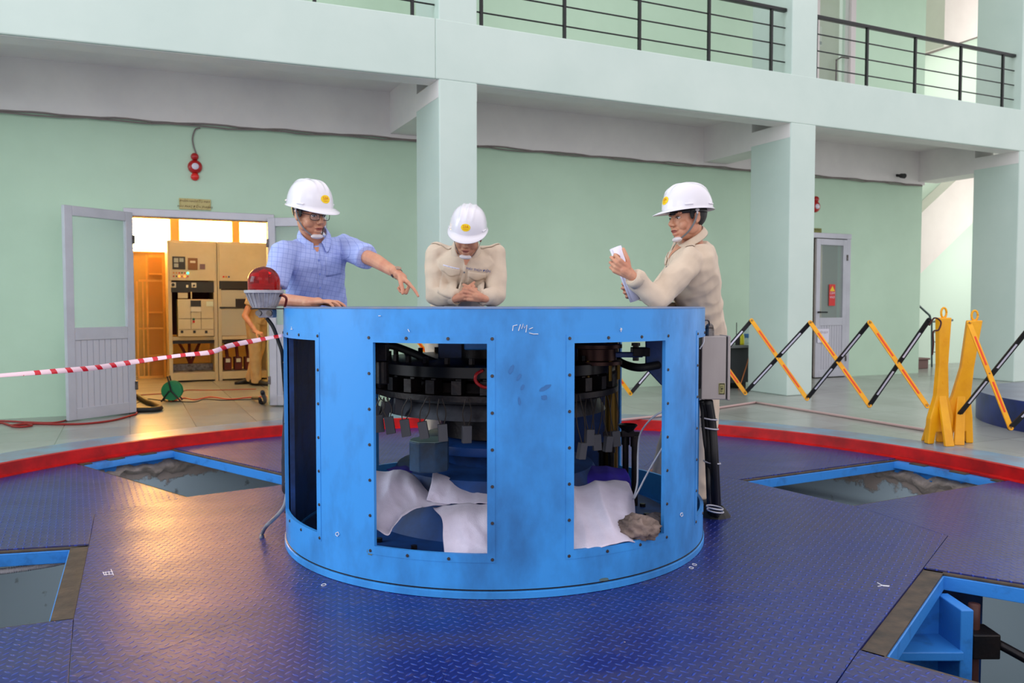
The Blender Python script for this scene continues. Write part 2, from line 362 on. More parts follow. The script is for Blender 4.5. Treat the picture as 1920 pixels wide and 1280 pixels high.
railing(6.81, 10.19, [6.85, 7.62, 8.40, 9.19, 9.97], 'black balcony railing at the right, before the glazed upper door')
def uz(px, py, v):                             # hall coordinates u, z of the point seen there on the plane v
    d = at(px, py, 1.0) - Vector((0, 0, H)); nv = -d.x*CA + d.y*SA; p = d*(v/nv)
    return p.x*SA + p.y*CA, p.z + H
glass = mat('door_glass', (214, 232, 226), 0.03, spec=0.6, alpha=0.22)
panel_m = mat('ribbed_door_panel', (190, 190, 200), 0.4)
def door_leaf(name, hinge, end, z0, z1, label):
    a = Vector((hinge[0], hinge[1])); b = Vector((end[0], end[1])); L = (b-a).length; d = (b-a)/L; nrm = Vector((-d.y, d.x))
    if nrm.y > 0: nrm = -nrm
    def bx(mb, s0, s1, h0, h1, t0, t1):
        ps = []
        for h in (h0, h1):
            for s_, t_ in ((s0, t0), (s1, t0), (s1, t1), (s0, t1)):
                q = a + d*s_ + nrm*t_; ps.append(B(q.x, q.y, h))
        mb.add(ps, [(0,3,2,1),(4,5,6,7),(0,1,5,4),(1,2,6,5),(2,3,7,6),(3,0,4,7)])
    mb = MB(); sw = 0.075; mid = z0 + (z1-z0)*0.40
    bx(mb, 0, sw, z0, z1, 0, 0.04); bx(mb, L-sw, L, z0, z1, 0, 0.04)
    bx(mb, sw, L-sw, z1-0.085, z1, 0, 0.04); bx(mb, sw, L-sw, z0, z0+0.10, 0, 0.04); bx(mb, sw, L-sw, mid-0.05, mid+0.06, 0, 0.04)
    o = struct(mb.build(name, alu, bevel=0.004)); tag(o, label)
    g = MB(); bx(g, sw-0.01, L-sw+0.01, mid+0.055, z1-0.08, 0.016, 0.022); g.build('glass', glass, o)
    g = MB(); bx(g, sw-0.01, L-sw+0.01, z0+0.095, mid-0.045, 0.01, 0.026); n = 9; w_ = (L-2*sw)/n
    for i in range(n): bx(g, sw+i*w_+0.003, sw+(i+1)*w_-0.003, z0+0.10, mid-0.05, 0.024, 0.031)
    g.build('lower_panel', panel_m, o)
    g = MB(); 
    for h in (z0+0.25, z1-0.25): bx(g, -0.012, 0.012, h-0.04, h+0.04, 0.0, 0.05)
    g.build('hinge', steel, o)
    return o
door_leaf('door_1', (0.035, 8.435), (-0.50, 8.03), 0.10, 1.955, 'grey aluminium glazed door leaf swung open left of the switchgear doorway')
door_leaf('door_2', (1.285, 8.435), (1.80, 8.15), 0.10, 1.96, 'grey aluminium glazed door leaf swung open right of the switchgear doorway')
mb = MB()
mb.ubox((DU0-0.05, VW-0.03, DZ-0.04), (DU1+0.05, VW+0.1, DZ+0.03)); mb.ubox((DU0-0.05, VW-0.02, ST), (DU0, VW+0.1, DZ)); mb.ubox((DU1, VW-0.02, ST), (DU1+0.05, VW+0.1, DZ))
struct(mb.build('trim_3', alu, bevel=0.004))
# ---- switchgear room behind the doorway
warm_wall = mat('ochre_room_paint', (176, 156, 108), 0.6, col2=(160, 140, 90), vscale=1.5)
VR = 12.75
mb = MB(); mb.ubox((-1.3, VW+0.18, ST), (-1.2, VR, 2.75)); mb.ubox((4.2, VW+0.18, ST), (4.3, VR, 2.75)); struct(mb.build('wall_switch_room_sides', warm_wall))
struct(MB().ubox((-1.3, VW+0.18, 2.70), (4.3, VR+0.1, 2.80)).build('ceiling', white_wall))
zt, zb = uz(280, 407, VR)[1], uz(280, 474, VR)[1]
wu = [(uz(236, 400, VR)[0]-0.35, uz(321, 400, VR)[0]), (uz(333, 400, VR)[0], uz(437, 400, VR)[0]), (uz(446, 400, VR)[0], uz(505, 400, VR)[0]+0.2)]
wall_with_hole(VR, VR+0.1, -1.3, 4.3, ST, 2.75, [(a, b_, zb, zt) for a, b_ in wu], warm_wall, 'wall_switch_room')
sunblind = mat('sunlit_window_blind', (255, 200, 110), 0.9, emit=(255, 192, 96), estr=66.0)
frame_w = mat('tan_window_frame', (196, 160, 96), 0.5)
for i, (a, b_) in enumerate(wu):
    mb = MB(); q = 0.02
    mb.ubox((a, VR-0.02, zb), (a+q, VR+0.08, zt)); mb.ubox((b_-q, VR-0.02, zb), (b_, VR+0.08, zt)); mb.ubox((a+q, VR-0.02, zb), (b_-q, VR+0.08, zb+q)); mb.ubox((a+q, VR-0.02, zt-q), (b_-q, VR+0.08, zt))
    o = struct(mb.build('window_%d' % (i+1), frame_w))
    MB().ubox((a+q-0.004, VR+0.04, zb+q-0.004), (b_-q+0.004, VR+0.06, zt-q+0.004)).build('lit_blind', sunblind, o)
def lamp_in(name, p, q, size, power, col): area(name, tuple(p), tuple(q), size, power, col)
lamp_in('switch_room_fill_light', B(1.0, 9.6, 2.65), B(0.9, 11.0, 0.6), 1.0, 24, (1.0, 0.93, 0.84))  # added lamp, lifts the cabinet fronts with a more neutral light
# two switchgear cabinets
cab_m = mat('beige_cabinet_paint', (196, 184, 158), 0.45, col2=(184, 170, 142), vscale=3)
cab_d = mat('dark_cabinet_panel', (34, 30, 32), 0.4); cab_i = mat('cabinet_dark_red_interior', (92, 26, 22), 0.6)
off_in = mat('cabinet_gap_shadow', (70, 56, 38), 0.7)
def button_mat(n, c, e): return mat(n, c, 0.3, emit=c, estr=e)
bt_r = button_mat('red_lamp_lens', (200, 40, 24), 0.0); bt_g = button_mat('green_lamp_lens', (70, 255, 190), 2.5); bt_o = button_mat('orange_lamp_lit', (255, 120, 40), 2.5); bt_dg = mat('dark_green_lens', (40, 90, 50), 0.3); bt_y = mat('amber_lens', (190, 120, 30), 0.3)
VC = 11.55
def U(px): return uz(px, 600, VC)[0]
def Z(py, px=360): return uz(px, py, VC)[1]
def cabrect(mb, x0, x1, y0, y1, v0, v1):       # rectangle read off the photo on the cabinet front
    mb.ubox((U(x0), v0, Z(y1, (x0+x1)/2)), (U(x1), v1, Z(y0, (x0+x1)/2))); return mb
def cabinet(xa, xb, label, breaker):
    u0, u1 = U(xa), U(xb); t = thing('switchgear_cabinet', B((u0+u1)/2, VC+0.4, ST), label, 'cabinet')
    zb_, zt_ = ST+0.0, Z(451); D = VC+0.75; fr = 0.045
    mb = MB(); mb.ubox((u0, VC, zb_), (u0+fr, D, zt_)); mb.ubox((u1-fr, VC, zb_), (u1, D, zt_)); mb.ubox((u0+fr, VC, zt_-0.03), (u1-fr, D, zt_))
    mb.ubox((u0+fr, VC, ST+0.02), (u1-fr, D, ST+0.12)); mb.ubox((u0+fr, VC-0.05, Z(637)), (u1-fr, VC+0.02, Z(631)))
    mb.build('body', cab_m, t, bevel=0.004)
    MB().ubox((u0+fr, D-0.03, Z(630)), (u1-fr, D-0.01, zt_-0.03)).build('back_panel', cab_i, t)
    MB().ubox((u0+0.02, VC-0.02, Z(526)), (u1-0.02, VC+0.01, zt_-0.025)).build('upper_door', cab_m, t, bevel=0.005)
    MB().ubox((u0+fr, VC-0.01, Z(644)), (u1-fr, VC+0.015, Z(638))).build('shelf_lip', cab_d, t)
    return t, u0, u1, fr
t, u0, u1, fr = cabinet(316, 408, 'left beige switchgear cabinet with control panel and a drawn-out breaker', True)
cabrect(MB(), 322, 402, 528, 548, VC-0.012, VC+0.012).build('black_panel', cab_d, t)
m_ = cabrect(MB(), 325, 349, 481, 505, VC-0.03, VC).build('display_relay', cab_d, t, bevel=0.003)
mb = MB(); cabrect(mb, 328, 336, 484, 492, VC-0.034, VC-0.029); cabrect(mb, 338, 346, 484, 491, VC-0.034, VC-0.029); cabrect(mb, 328, 336, 494, 501, VC-0.034, VC-0.029)
mb.build('screen', mat('pale_lcd', (150, 160, 165), 0.3), m_)
m_ = cabrect(MB(), 354, 372, 484, 506, VC-0.03, VC).build('brown_relay', mat('brown_relay_case', (122, 78, 26), 0.4), t, bevel=0.003)
cabrect(MB(), 358, 368, 489, 493, VC-0.034, VC-0.029).build('display_strip', mat('pale_strip', (210, 200, 180), 0.4), m_)
cabrect(MB(), 376, 386, 495, 505, VC-0.025, VC).build('small_meter', mat('grey_meter', (110, 84, 92), 0.4), t)
for i, x in enumerate((327, 332.3, 337.5, 342.5, 347.7, 353.5)):
    for j, y in enumerate((512, 518.3)):
        mm = [[bt_y, bt_y, bt_r, bt_dg, bt_r, bt_g], [bt_r, bt_dg, bt_o, bt_y, bt_o, bt_r]][j][i]
        MB().cyl(B(U(x), VC-0.03, Z(y)), B(U(x), VC-0.01, Z(y)), 0.014 if mm in (bt_g, bt_o) else 0.010, n=12).build('indicator_lamp', mm, t)
wl = mat('white_label', (200, 196, 184), 0.5)
for q_ in ((320, 331, 529, 539), (360, 369, 530, 539), (350, 354, 534, 539)): cabrect(MB(), *q_, VC-0.016, VC-0.011).build('switch_plate', wl, t)
for x, y, r in ((325.5, 534, .02), (364.5, 535, .013)): MB().cyl(B(U(x), VC-0.05, Z(y)), B(U(x), VC-0.012, Z(y)), r, n=12).build('rotary_switch', cab_d, t)
mb = MB()
for a, b_ in ((335, 358), (357, 357), (379, 360)): mb.tube([B(U(a), VC+0.3, Z(640)), B(U((a+b_)/2), VC+0.3, Z(660)), B(U(b_), VC+0.32, Z(683)), B(U(b_), VC+0.32, ST+0.12)], 0.02, 8)
mb.build('cable', cab_i, t, smooth=True)
MB().ubox((u0+fr, VC+0.25, ST+0.13), (u1-fr, VC+0.36, ST+0.22)).build('busbar_tray', steel, t)
# the breaker truck on its rail in front
u_0, u_1 = U(333), U(399.5)
t2 = thing('circuit_breaker', B((u_0+u_1)/2, VC-0.02, Z(630)), 'beige circuit breaker truck with three square sockets in left cabinet', 'circuit breaker')
MB().ubox((u_0, VC-0.10, Z(630)), (u_1, VC+0.30, Z(561))).build('body', cab_m, t2, bevel=0.006)
cabrect(MB(), 357, 376, 563, 574, VC-0.115, VC-0.10).build('dark_window', cab_d, t2)
cabrect(MB(), 357, 376, 575, 584, VC-0.115, VC-0.10).build('rating_label', wl, t2)
cabrect(MB(), 386, 399, 565, 574, VC-0.112, VC-0.10).build('green_sticker', mat('pale_sticker', (196, 206, 192), 0.5), t2)
for x in (340, 363, 385): cabrect(MB(), x-2.4, x+2.4, 619, 624, VC-0.108, VC-0.099).build('socket', cab_d, t2)
for y, m in ((598, bt_dg), (602.5, bt_r)): cabrect(MB(), 360, 364, y-2, y+2, VC-0.115, VC-0.099).build('push_button', m, t2)
mb = MB()
for x in (357, 376): cabrect(mb, x-0.3, x+0.3, 562, 616, VC-0.103, VC-0.099)
for y in (597, 617): cabrect(mb, 334, 399, y-0.3, y+0.3, VC-0.103, VC-0.099)
mb.build('panel_seam', off_in, t2)
mb = MB(); cabrect(mb, 334, 352, 549, 559, VC-0.08, VC-0.02); mb.ubox((U(358), VC-0.06, Z(560)), (U(360), VC-0.04, Z(547))); mb.build('lifting_handle', cab_m, t2)
t, u0, u1, fr = cabinet(409, 505, 'right beige switchgear cabinet beside the bending worker', False)
cabrect(MB(), 412, 500, 527, 542, VC-0.012, VC+0.012).build('black_panel', cab_d, t)
MB().ubox((u0+fr, VC+0.0, Z(630)), (u1-fr, VC+0.02, Z(543))).build('lower_door', mat('grey_cabinet_door', (176, 172, 158), 0.45), t)
mb = MB(); cabrect(mb, 442, 470, 560, 575, VC-0.02, VC+0.005); cabrect(mb, 412, 470, 575, 577.5, VC-0.02, VC+0.005); mb.build('black_bracket', cab_d, t)
for x, m in ((420, bt_r), (425, bt_y), (430, mat('blue_lens', (40, 60, 110), 0.3))): MB().cyl(B(U(x), VC-0.035, Z(518)), B(U(x), VC-0.01, Z(518)), 0.012, n=12).build('indicator_lamp', m, t)
for x in (428, 448, 468):
    mb = MB(); mb.tube([B(U(x-2), VC+0.25, Z(645)), B(U(x-1), VC+0.2, Z(665)), B(U(x), VC+0.18, Z(675))], 0.022, 8); mb.ubox((U(x-7), VC+0.12, Z(697)), (U(x+7), VC+0.3, Z(673)))
    mb.build('cable_box', cab_i, t); MB().ubox((U(x-4), VC+0.11, Z(682)), (U(x+4), VC+0.121, Z(675))).build('label', wl, t)
# leaning wooden frames left of the cabinets
wood = mat('pale_ochre_timber', (206, 166, 104), 0.6, col2=(190, 146, 84), vscale=6)
t = thing('timber_frame', B(uz(285, 700, 12.3)[0], 12.3, ST), 'open ochre timber frames standing on end left of the cabinets', 'frame')
def vr(mb, x0, x1, y0, y1, v, th=0.03):
    a = uz(x0, (y0+y1)/2, v)[0]; b_ = uz(x1, (y0+y1)/2, v)[0]; mb.ubox((a, v, max(ST, uz((x0+x1)/2, y1, v)[1])), (b_, v+th, uz((x0+x1)/2, y0, v)[1]))
mb = MB(); 
for r_ in ((275, 278.5, 478, 712), (306, 310, 478, 712), (279, 305, 478, 482), (279, 305, 512, 515), (279, 305, 584, 587), (279, 305, 665, 668), (279, 305, 706, 711)): vr(mb, *r_, 12.45)
mb.build('tall_frame', wood, t)
mb = MB()
for r_ in ((257, 260, 527, 710), (260, 306, 524, 528), (260, 306, 614, 617), (260, 306, 705, 709), (268, 270.5, 524, 706)): vr(mb, *r_, 12.1)
mb.build('low_frame', wood, t)
mb = MB(); vr(mb, 280, 305, 483, 706, 12.49, 0.01); mb.build('backing_board', mat('backing_board', (176, 136, 84), 0.7), t)
# cable reel, hoses and cords on the doorway floor
green = mat('green_reel_plastic', (20, 128, 84), 0.35)
rc = atz(319, 754, ST) + Vector((0, 0.06, 0)); t = thing('cable_reel', rc, 'green extension cable reel on black stand inside the doorway', 'cable reel')
cc = rc + Vector((0, 0, 0.118)); ax = Vector((-0.25, 1, 0)).normalized()
mb = MB().cyl(cc-ax*0.055, cc-ax*0.045, 0.102, n=28).cyl(cc+ax*0.045, cc+ax*0.055, 0.102, n=28); mb.build('flange', green, t, bevel=0.003)
MB().cyl(cc-ax*0.045, cc+ax*0.045, 0.075, n=24).build('wound_cable', cable_red, t)
fx_ = ax.orthogonal().normalized(); fx_ = Vector((ax.y, -ax.x, 0))
for s in (-1, 1):
    p = cc+ax*0.07*s; MB().tube([rc-fx_*0.10+ax*0.07*s+Vector((0,0,.01)), cc-fx_*0.02+ax*0.07*s, cc+ax*0.07*s+Vector((0,0,0.0)), rc+fx_*0.09+ax*0.07*s+Vector((0,0,.01))], 0.008, 8).build('stand_leg', black_metal, t)
MB().tube([cc-ax*.07, cc-ax*.07-fx_*.035+Vector((0,0,.15)), cc+ax*.07-fx_*.035+Vector((0,0,.15)), cc+ax*.07], 0.008, 8).build('handle', black_metal, t)
def spline(pts, n=10):
    out = []; P_ = [Vector(p) for p in pts]; P_ = [P_[0]*2-P_[1]] + P_ + [P_[-1]*2-P_[-2]]
    for i in range(1, len(P_)-2):
        for k in range(n):
            s = k/n; a, b, c, d = P_[i-1:i+3]
            out.append(0.5*((2*b)+(c-a)*s+(2*a-5*b+4*c-d)*s*s+(3*b-a-3*c+d)*s**3))
    out.append(P_[-2]); return out
def floor_line(name, pix, r, m, label, cat, z=ST):
    pts = spline([atz(x, y, z+r) for x, y in pix], 8)
    return tag(MB().tube(pts, r, 6).build(name, m, smooth=True), label, cat)
floor_line('hose', [(225, 745), (253, 741), (272, 751), (292, 759), (301, 764), (292, 767), (272, 768), (225, 769)], 0.026, rubber, 'thick black hose bending back behind the open left door leaf', 'hose')
floor_line('extension_cord', [(320, 752), (345, 746), (365, 749), (395, 744), (430, 748), (465, 745), (500, 743)], 0.006, mat('orange_red_cord', (190, 50, 26), 0.5), 'orange-red cord running from the green reel to the right', 'cord')
floor_line('extension_cord', [(253, 741), (300, 738), (340, 734), (352, 731), (400, 731), (480, 729)], 0.005, mat('dark_red_cord', (140, 40, 24), 0.5), 'thin red cord crossing the room floor in front of the cabinets', 'cord')
floor_line('extension_cord', [(253, 757), (275, 748), (300, 750), (330, 752), (365, 753), (385, 748), (420, 750), (480, 748)], 0.005, rubber, 'thin black cord lying between the hose and the reel', 'cord')
floor_line('extension_cord', [(-60, 792), (0, 792), (20, 797), (45, 794), (60, 797), (40, 800), (22, 798), (60, 794), (110, 795), (160, 794), (210, 788), (245, 779), (256, 775), (254, 768)], 0.009, cable_red, 'red cord lying below the mint wall and along the left door foot', 'cord')
floor_line('extension_cord', [(-60, 788), (10, 789), (50, 791), (100, 792), (133, 786), (150, 784)], 0.008, cable_red, 'second red cord looping behind the left door foot', 'cord')
mb = MB(); p0 = atz(489, 758, ST); mb.tube(spline([atz(474, 746, ST+.02), atz(486, 747, ST+.06), p0+Vector((0,0,.02)), atz(497, 752, ST+.05), atz(492, 735, ST+.3)]), 0.018, 8)
tag(mb.build('hose', rubber, smooth=True), 'short black hose end curled at the right edge of the doorway', 'hose')
# ---- wall devices, signs
dev_red = mat('alarm_red', (176, 20, 22), 0.3, coat=0.3); dev_red2 = mat('bright_alarm_red', (226, 44, 40), 0.25)
def wall_disc(name, px, py, r, depth, m, label, cat, v=VW, extra=None, grp=None):
    u, z = uz(px, py, v); c = B(u, v, z); n_ = B(0, -1, 0)
    t = thing(name, c, label, cat); Mx = n_.to_track_quat('Z', 'Y').to_matrix()
    MB().lathe([(0.0, depth), (r*0.55, depth*0.97), (r*0.85, depth*0.75), (r, depth*0.3), (r, 0), (0, 0)], c, 28, Mx).build('cover', m, t, smooth=True)
    if extra: MB().lathe([(0.0, depth+0.012), (extra*0.9, depth+0.010), (extra, depth-0.01)], c, 24, Mx).build('white_centre', white_pl, t, smooth=True)
    return t
wall_disc('alarm_lamp', 365, 294, 0.036, 0.05, dev_red, 'dark red round lamp, top of the alarm trio over the doorway', 'alarm lamp')
wall_disc('alarm_bell', 365.5, 313, 0.066, 0.05, dev_red, 'red round alarm bell with white centre above the doorway sign', 'alarm bell', extra=0.033)
wall_disc('call_button', 365.5, 331.5, 0.038, 0.045, dev_red2, 'bright red round button, lowest of the alarm trio over the doorway', 'call button')
u, z = uz(368, 240, VW)
pts = spline([B(uz(375, 239, VW)[0], VW-0.02, z), B(uz(366, 242, VW)[0], VW-0.02, z-0.02), B(uz(361, 256, VW)[0], VW-0.015, z-.10), B(uz(363, 275, VW)[0], VW-.015, uz(363, 275, VW)[1]), B(uz(368, 291, VW)[0], VW-.015, uz(368, 289, VW)[1])])
tag(MB().tube(pts, 0.007, 6).build('alarm_cable', cable_gr, smooth=True), 'grey cable curving down from the wall run to the red alarm trio', 'cable')
wall_disc('alarm_lamp', 1528.3, 374, 0.045, 0.05, dev_red, 'red round lamp half hidden by the second pillar, above the right door', 'alarm lamp')
wall_disc('alarm_bell', 1527.5, 387.5, 0.078, 0.05, dev_red, 'red alarm bell half hidden behind the second pillar', 'alarm bell', extra=0.036)
sign_m = mat('ochre_brass_plate', (196, 180, 118), 0.4, col2=(150, 132, 62), vscale=14, thr=(.5, .65)); ink = mat('brown_sign_ink', (112, 86, 50), 0.6); red_ink = mat('red_lettering', (180, 30, 24), 0.5)
def wall_sign(x0, x1, y0, y1, lines, label, v=VW, m=sign_m, mi=ink, cat='sign', size=0.03):
    (u0, za), (u1, zb_) = uz(x0, (y0+y1)/2, v), uz(x1, (y0+y1)/2, v); zt_ = uz((x0+x1)/2, y0, v)[1]; z0_ = uz((x0+x1)/2, y1, v)[1]
    t = thing('door_sign', B((u0+u1)/2, v, z0_), label, cat)
    MB().ubox((u0, v-0.015, z0_), (u1, v-0.001, zt_)).build('plate', m, t, bevel=0.002)
    mb = MB()
    for i, s in enumerate(lines):
        zz = zt_ - (zt_-z0_)*(i+0.5)/len(lines); mb.text(s, size, B((u0+u1)/2, v-0.0165, zz), B(1, 0), (0, 0, 1))
    mb.build('lettering', mi, t); return t
wall_sign(336, 395, 373, 393, ['PHẦN NHẬP TỪ MÁY', 'MÁY PHÁT ĐIỆN TUABIN'], 'ochre lettered sign plate fixed above the open doorway', size=0.028)
wall_sign(1522, 1539, 428, 441, ['PHÒNG', 'KỸ THUẬT'], 'small olive sign above the right door, partly behind a pillar', m=mat('olive_plate', (126, 128, 62), 0.5), mi=black_pl, size=0.03)
# right-hand door in the back wall
a, b_ = 8.40, 9.18
mb = MB(); mb.ubox((a-.03, VW-.03, 2.02), (b_+.04, VW+.1, 2.09)); mb.ubox((a-.04, VW-.02, ST), (a+.02, VW+.1, 2.06)); mb.ubox((b_-.03, VW-.02, ST), (b_+.04, VW+.1, 2.06)); struct(mb.build('trim_4', alu, bevel=.004))
d3 = door_leaf('door_3', (b_-0.03, VW+0.02), (8.56, VW+0.0), 0.10, 2.01, 'white glazed door in the far back wall with a red warning sticker')
mb = MB(); mb.ubox((8.42, VW+0.02, ST), (8.55, VW+0.04, 2.02)); struct(mb.build('door_4', mat('tan_glass_leaf', (190, 168, 132), 0.3)))
mb = MB(); mb.ubox((8.0, VW+1.3, ST), (9.8, VW+1.35, 2.8)); mb.ubox((8.9, VW+0.25, ST), (8.96, VW+1.3, 2.8)); mb.ubox((8.0, VW+.19, 2.8), (9.8, VW+1.35, 2.85)); mb.ubox((9.75, VW+.19, ST), (9.8, VW+1.3, 2.8)); mb.ubox((8.0, VW+.19, ST), (8.05, VW+1.3, 2.8)); struct(mb.build('wall_side_room', mat('beige_room_wall', (206, 190, 150), 0.6)))
(u0, z0_), (u1, z1_) = uz(1551, 573, VW), uz(1563, 533, VW)
t = thing('warning_sticker', B((u0+u1)/2, VW-.03, z0_), 'red warning sticker with yellow triangle on the right door glass', 'sticker')
MB().ubox((u0, VW-0.032, z0_), (u1, VW-0.026, z1_)).build('sheet', mat('sticker_red', (214, 50, 48), 0.4), t)
um = (u0+u1)/2; MB().add([B(u0+.01, VW-.0345, z1_-.095), B(u1-.01, VW-.0345, z1_-.095), B(um, VW-.0345, z1_-.02)], [(0, 1, 2)]).build('triangle', mat('sticker_yellow', (240, 200, 40), 0.4), t)
MB().text('CẤM', .045, B(um, VW-.034, z1_-.125), B(1, 0), (0, 0, 1)).text('VÀO', .045, B(um, VW-.034, z1_-.18), B(1, 0), (0, 0, 1)).build('lettering', white_pl, t)
(u0, z0_), (u1, z1_) = uz(1527, 642, VW), uz(1549, 616, VW)
t = thing('paper_notice', B((u0+u1)/2, VW-.03, z0_), 'white paper notice stuck below the handle of the right door', 'notice')
MB().ubox((u0, VW-0.055, z0_), (u1, VW-0.05, z1_)).build('sheet', white_pl, t)
MB().text('NỘI QUY', .04, B((u0+u1)/2, VW-.0565, z1_-.05), B(1, 0), (0, 0, 1)).build('lettering', mat('faded_ink', (150, 130, 140), .6), t)
MB().cyl(B(8.60, VW-.04, 1.0), B(8.60, VW-.10, 1.0), .012).tube([B(8.60, VW-.09, 1.0), B(8.72, VW-.09, 1.0)], .01).build('handle', black_metal, d3)
# ---- bright stairwell past the end of the back wall
VS = 9.7
stair_mint = mat('sunny_mint_paint', (206, 226, 208), 0.6)
struct(MB().ubox((10.3, VS, ST), (18, VS+.1, 8)).build('wall_stairwell', stair_mint))
struct(MB().ubox((10.66, VW+.2, ST), (10.7, VS, 8)).build('wall_return', stair_mint))
def soffit(pl, v0, v1, th, name):
    pts = [uz(x, y, VS-0.02) for x, y in pl]
    vs = []; 
    for v in (v0, v1):
        for (u, z) in pts: vs.append(B(u, v, z))
        for (u, z) in reversed(pts): vs.append(B(u, v, z+th))
    n = 2*len(pts)
    fs = [tuple(range(n)), tuple(range(2*n-1, n-1, -1))] + [(i, i+n, (i+1) % n+n, (i+1) % n) for i in range(n)]
    return struct(MB().add(vs, fs).build(name, bright_wall))
soffit([(1560, 650), (1820, 398), (1845, 394), (1990, 394)], 9.42, VS-.01, 1.0, 'stair_flight')
soffit([(1690, 112), (1725, 103), (1835, 66), (1990, 20)], 8.9, VS-.01, 1.0, 'stair_flight')
for pl in ([(1690, 524), (1820, 398), (1845, 394), (1990, 394)], [(1690, 112), (1725, 103), (1835, 66), (1990, 20)]):
    pts = [B(*((lambda q: (q[0], VS-.03, q[1]-.02))(uz(x, y, VS-.03)))) for x, y in pl]; struct(MB().tube(pts, .022, 6).build('trim_5', mat('dark_skirting', (120, 112, 104), .6)))
lamp_in('stairwell_fill_light', B(13.5, 8.2, 2.2), B(12, 9.7, 1.6), 1.6, 20, (1.0, 0.98, 0.94))  # added fill light that brightens the lower stairwell, no window stands here
lamp_in('stairwell_fill_light', B(13.5, 8.0, 5.2), B(12, 9.7, 4.8), 1.6, 20, (1.0, 0.98, 0.94))  # second added fill, for the upper flight
# landing rail and planter by the stair foot
t = thing('stair_railing', B(uz(1776, 680, 9.2)[0], 9.2, ST), 'thin dark railing at the stair foot behind the yellow barrier posts', 'railing')
def q(x, y, v=9.2): u, z = uz(x, y, v); return B(u, v, max(z, ST))
dk = mat('dark_green_steel', (52, 74, 74), .4)
MB().tube([q(1722, 572), q(1743, 591), q(1746, 603), q(1786, 600)], .018).build('handrail', dk, t)
MB().cyl(q(1776, 601), q(1776, 690), .014).cyl(q(1747, 603), q(1747, 690), .014).build('post', dk, t)
for y in (622, 640, 659): MB().cyl(q(1748, y+1), q(1776, y), .008, n=6).build('rail', dk, t)
u0 = uz(1719, 680, 9.0)[0]; u1 = uz(1741, 680, 9.0)[0]
mb = MB().ubox((u0, 9.0, ST), (u1, 9.25, ST+.14)).ubox((u0-.02, 8.98, ST+.14), (u1+.02, 9.27, ST+.17)); tag(mb.build('planter_box', mat('brown_planter', (112, 84, 78), .6), bevel=.01), 'low brown planter box at the corner of the stairwell', 'planter')
# ceiling fittings
u, z = uz(1697, 326, 8.3)
mb = MB().cyl(B(u, 8.44, z), B(u, 8.36, z-.02), .02).cyl(B(u, 8.37, z-.015), B(u-.01, 8.30, z-.03), .032, .036); tag(mb.build('wall_camera', black_pl, smooth='auto'), 'small black camera on the white beam right of the second pillar', 'camera')
# ---- glazed upper door behind the right railing
mb = MB(); mb.ubox((8.50, VW-.03, 3.54), (8.56, VW+.08, 5.7)); mb.ubox((9.14, VW-.03, 3.54), (9.23, VW+.08, 5.7)); mb.ubox((8.56, VW-.03, 3.545), (9.14, VW+.06, 3.80)); struct(mb.build('door_5', mat('white_door_frame', (214, 206, 206), .4), bevel=.005))
MB().ubox((8.56, VW+.01, 3.80), (9.14, VW+.02, 5.7)).build('glass', glass, bpy.data.objects['door_5'])
struct(MB().ubox((7.8, VW+1.0, 3.54), (10, VW+1.05, 6)).build('wall_upper_room', mat('upper_room_wall', (206, 196, 172), .6)))
t = thing('wall_air_conditioner', B(9.05, VW+.9, 4.95), 'pale wall unit seen through the glass of the upper door', 'air conditioner')
MB().ubox((8.7, VW+.7, 4.9), (9.35, VW+.99, 5.2)).build('case', bright_wall, t, bevel=.02); MB().ubox((8.72, VW+.69, 4.93), (9.33, VW+.70, 4.97)).build('vent_slot', black_pl, t)
MB().tube([B(8.85, VW-.05, 3.95), B(8.85, VW-.05, 4.45), B(8.95, VW-.05, 4.5), B(9.08, VW-.05, 4.5)], .012).build('handle', steel, bpy.data.objects['door_5'])
# ---- desk with radio and bottles beside the second pillar
t = thing('desk', B(5.9, 7.9, ST), 'black desk between the metal box and the second pillar', 'desk')
dz = uz(1390, 647, 7.75)[1]; du0 = uz(1330, 647, 7.75)[0]; du1 = uz(1407, 647, 7.75)[0]
MB().ubox((du0, 7.7, dz-.03), (du1, 8.3, dz)).build('desktop', mat('grey_desktop', (110, 112, 114), .4), t, bevel=.004)
MB().ubox((du0+.02, 7.76, dz-.45), (du1-.02, 7.79, dz-.03)).build('front_panel', mat('dark_grey_panel', (48, 52, 54), .5), t)
for u in (du0+.02, du1-.12): MB().ubox((u, 7.8, ST), (u+.10, 8.25, dz-.03)).build('leg', black_pl, t)
tag(MB().tube(spline([B(du1-.02, 7.69, dz+.01), B(du1-.1, 7.68, dz-.2), B(du1-.22, 7.68, dz-.5), B(du1-.25, 7.66, ST+.01)]), .007, 6).build('hanging_cord', mat('orange_brown_cord', (176, 104, 50), .5), smooth=True), 'orange-brown cord hanging down the front of the black desk', 'cord')
u, _ = uz(1389, 640, 7.85); c = B(u, 7.85, dz)
t = thing('oil_bottle', c, 'yellow-labelled bottle standing on the black desk', 'bottle'); MB().lathe([(0, 0), (.04, 0), (.042, .02), (.042, .10), (.03, .13), (0, .13)], c, 20).build('body', mat('yellow_bottle', (206, 200, 30), .35), t, smooth=True); MB().lathe([(0, .165), (.016, .165), (.016, .13)], c, 16).build('cap', white_pl, t)
u, _ = uz(1400.5, 640, 7.9); c = B(u, 7.9, dz)
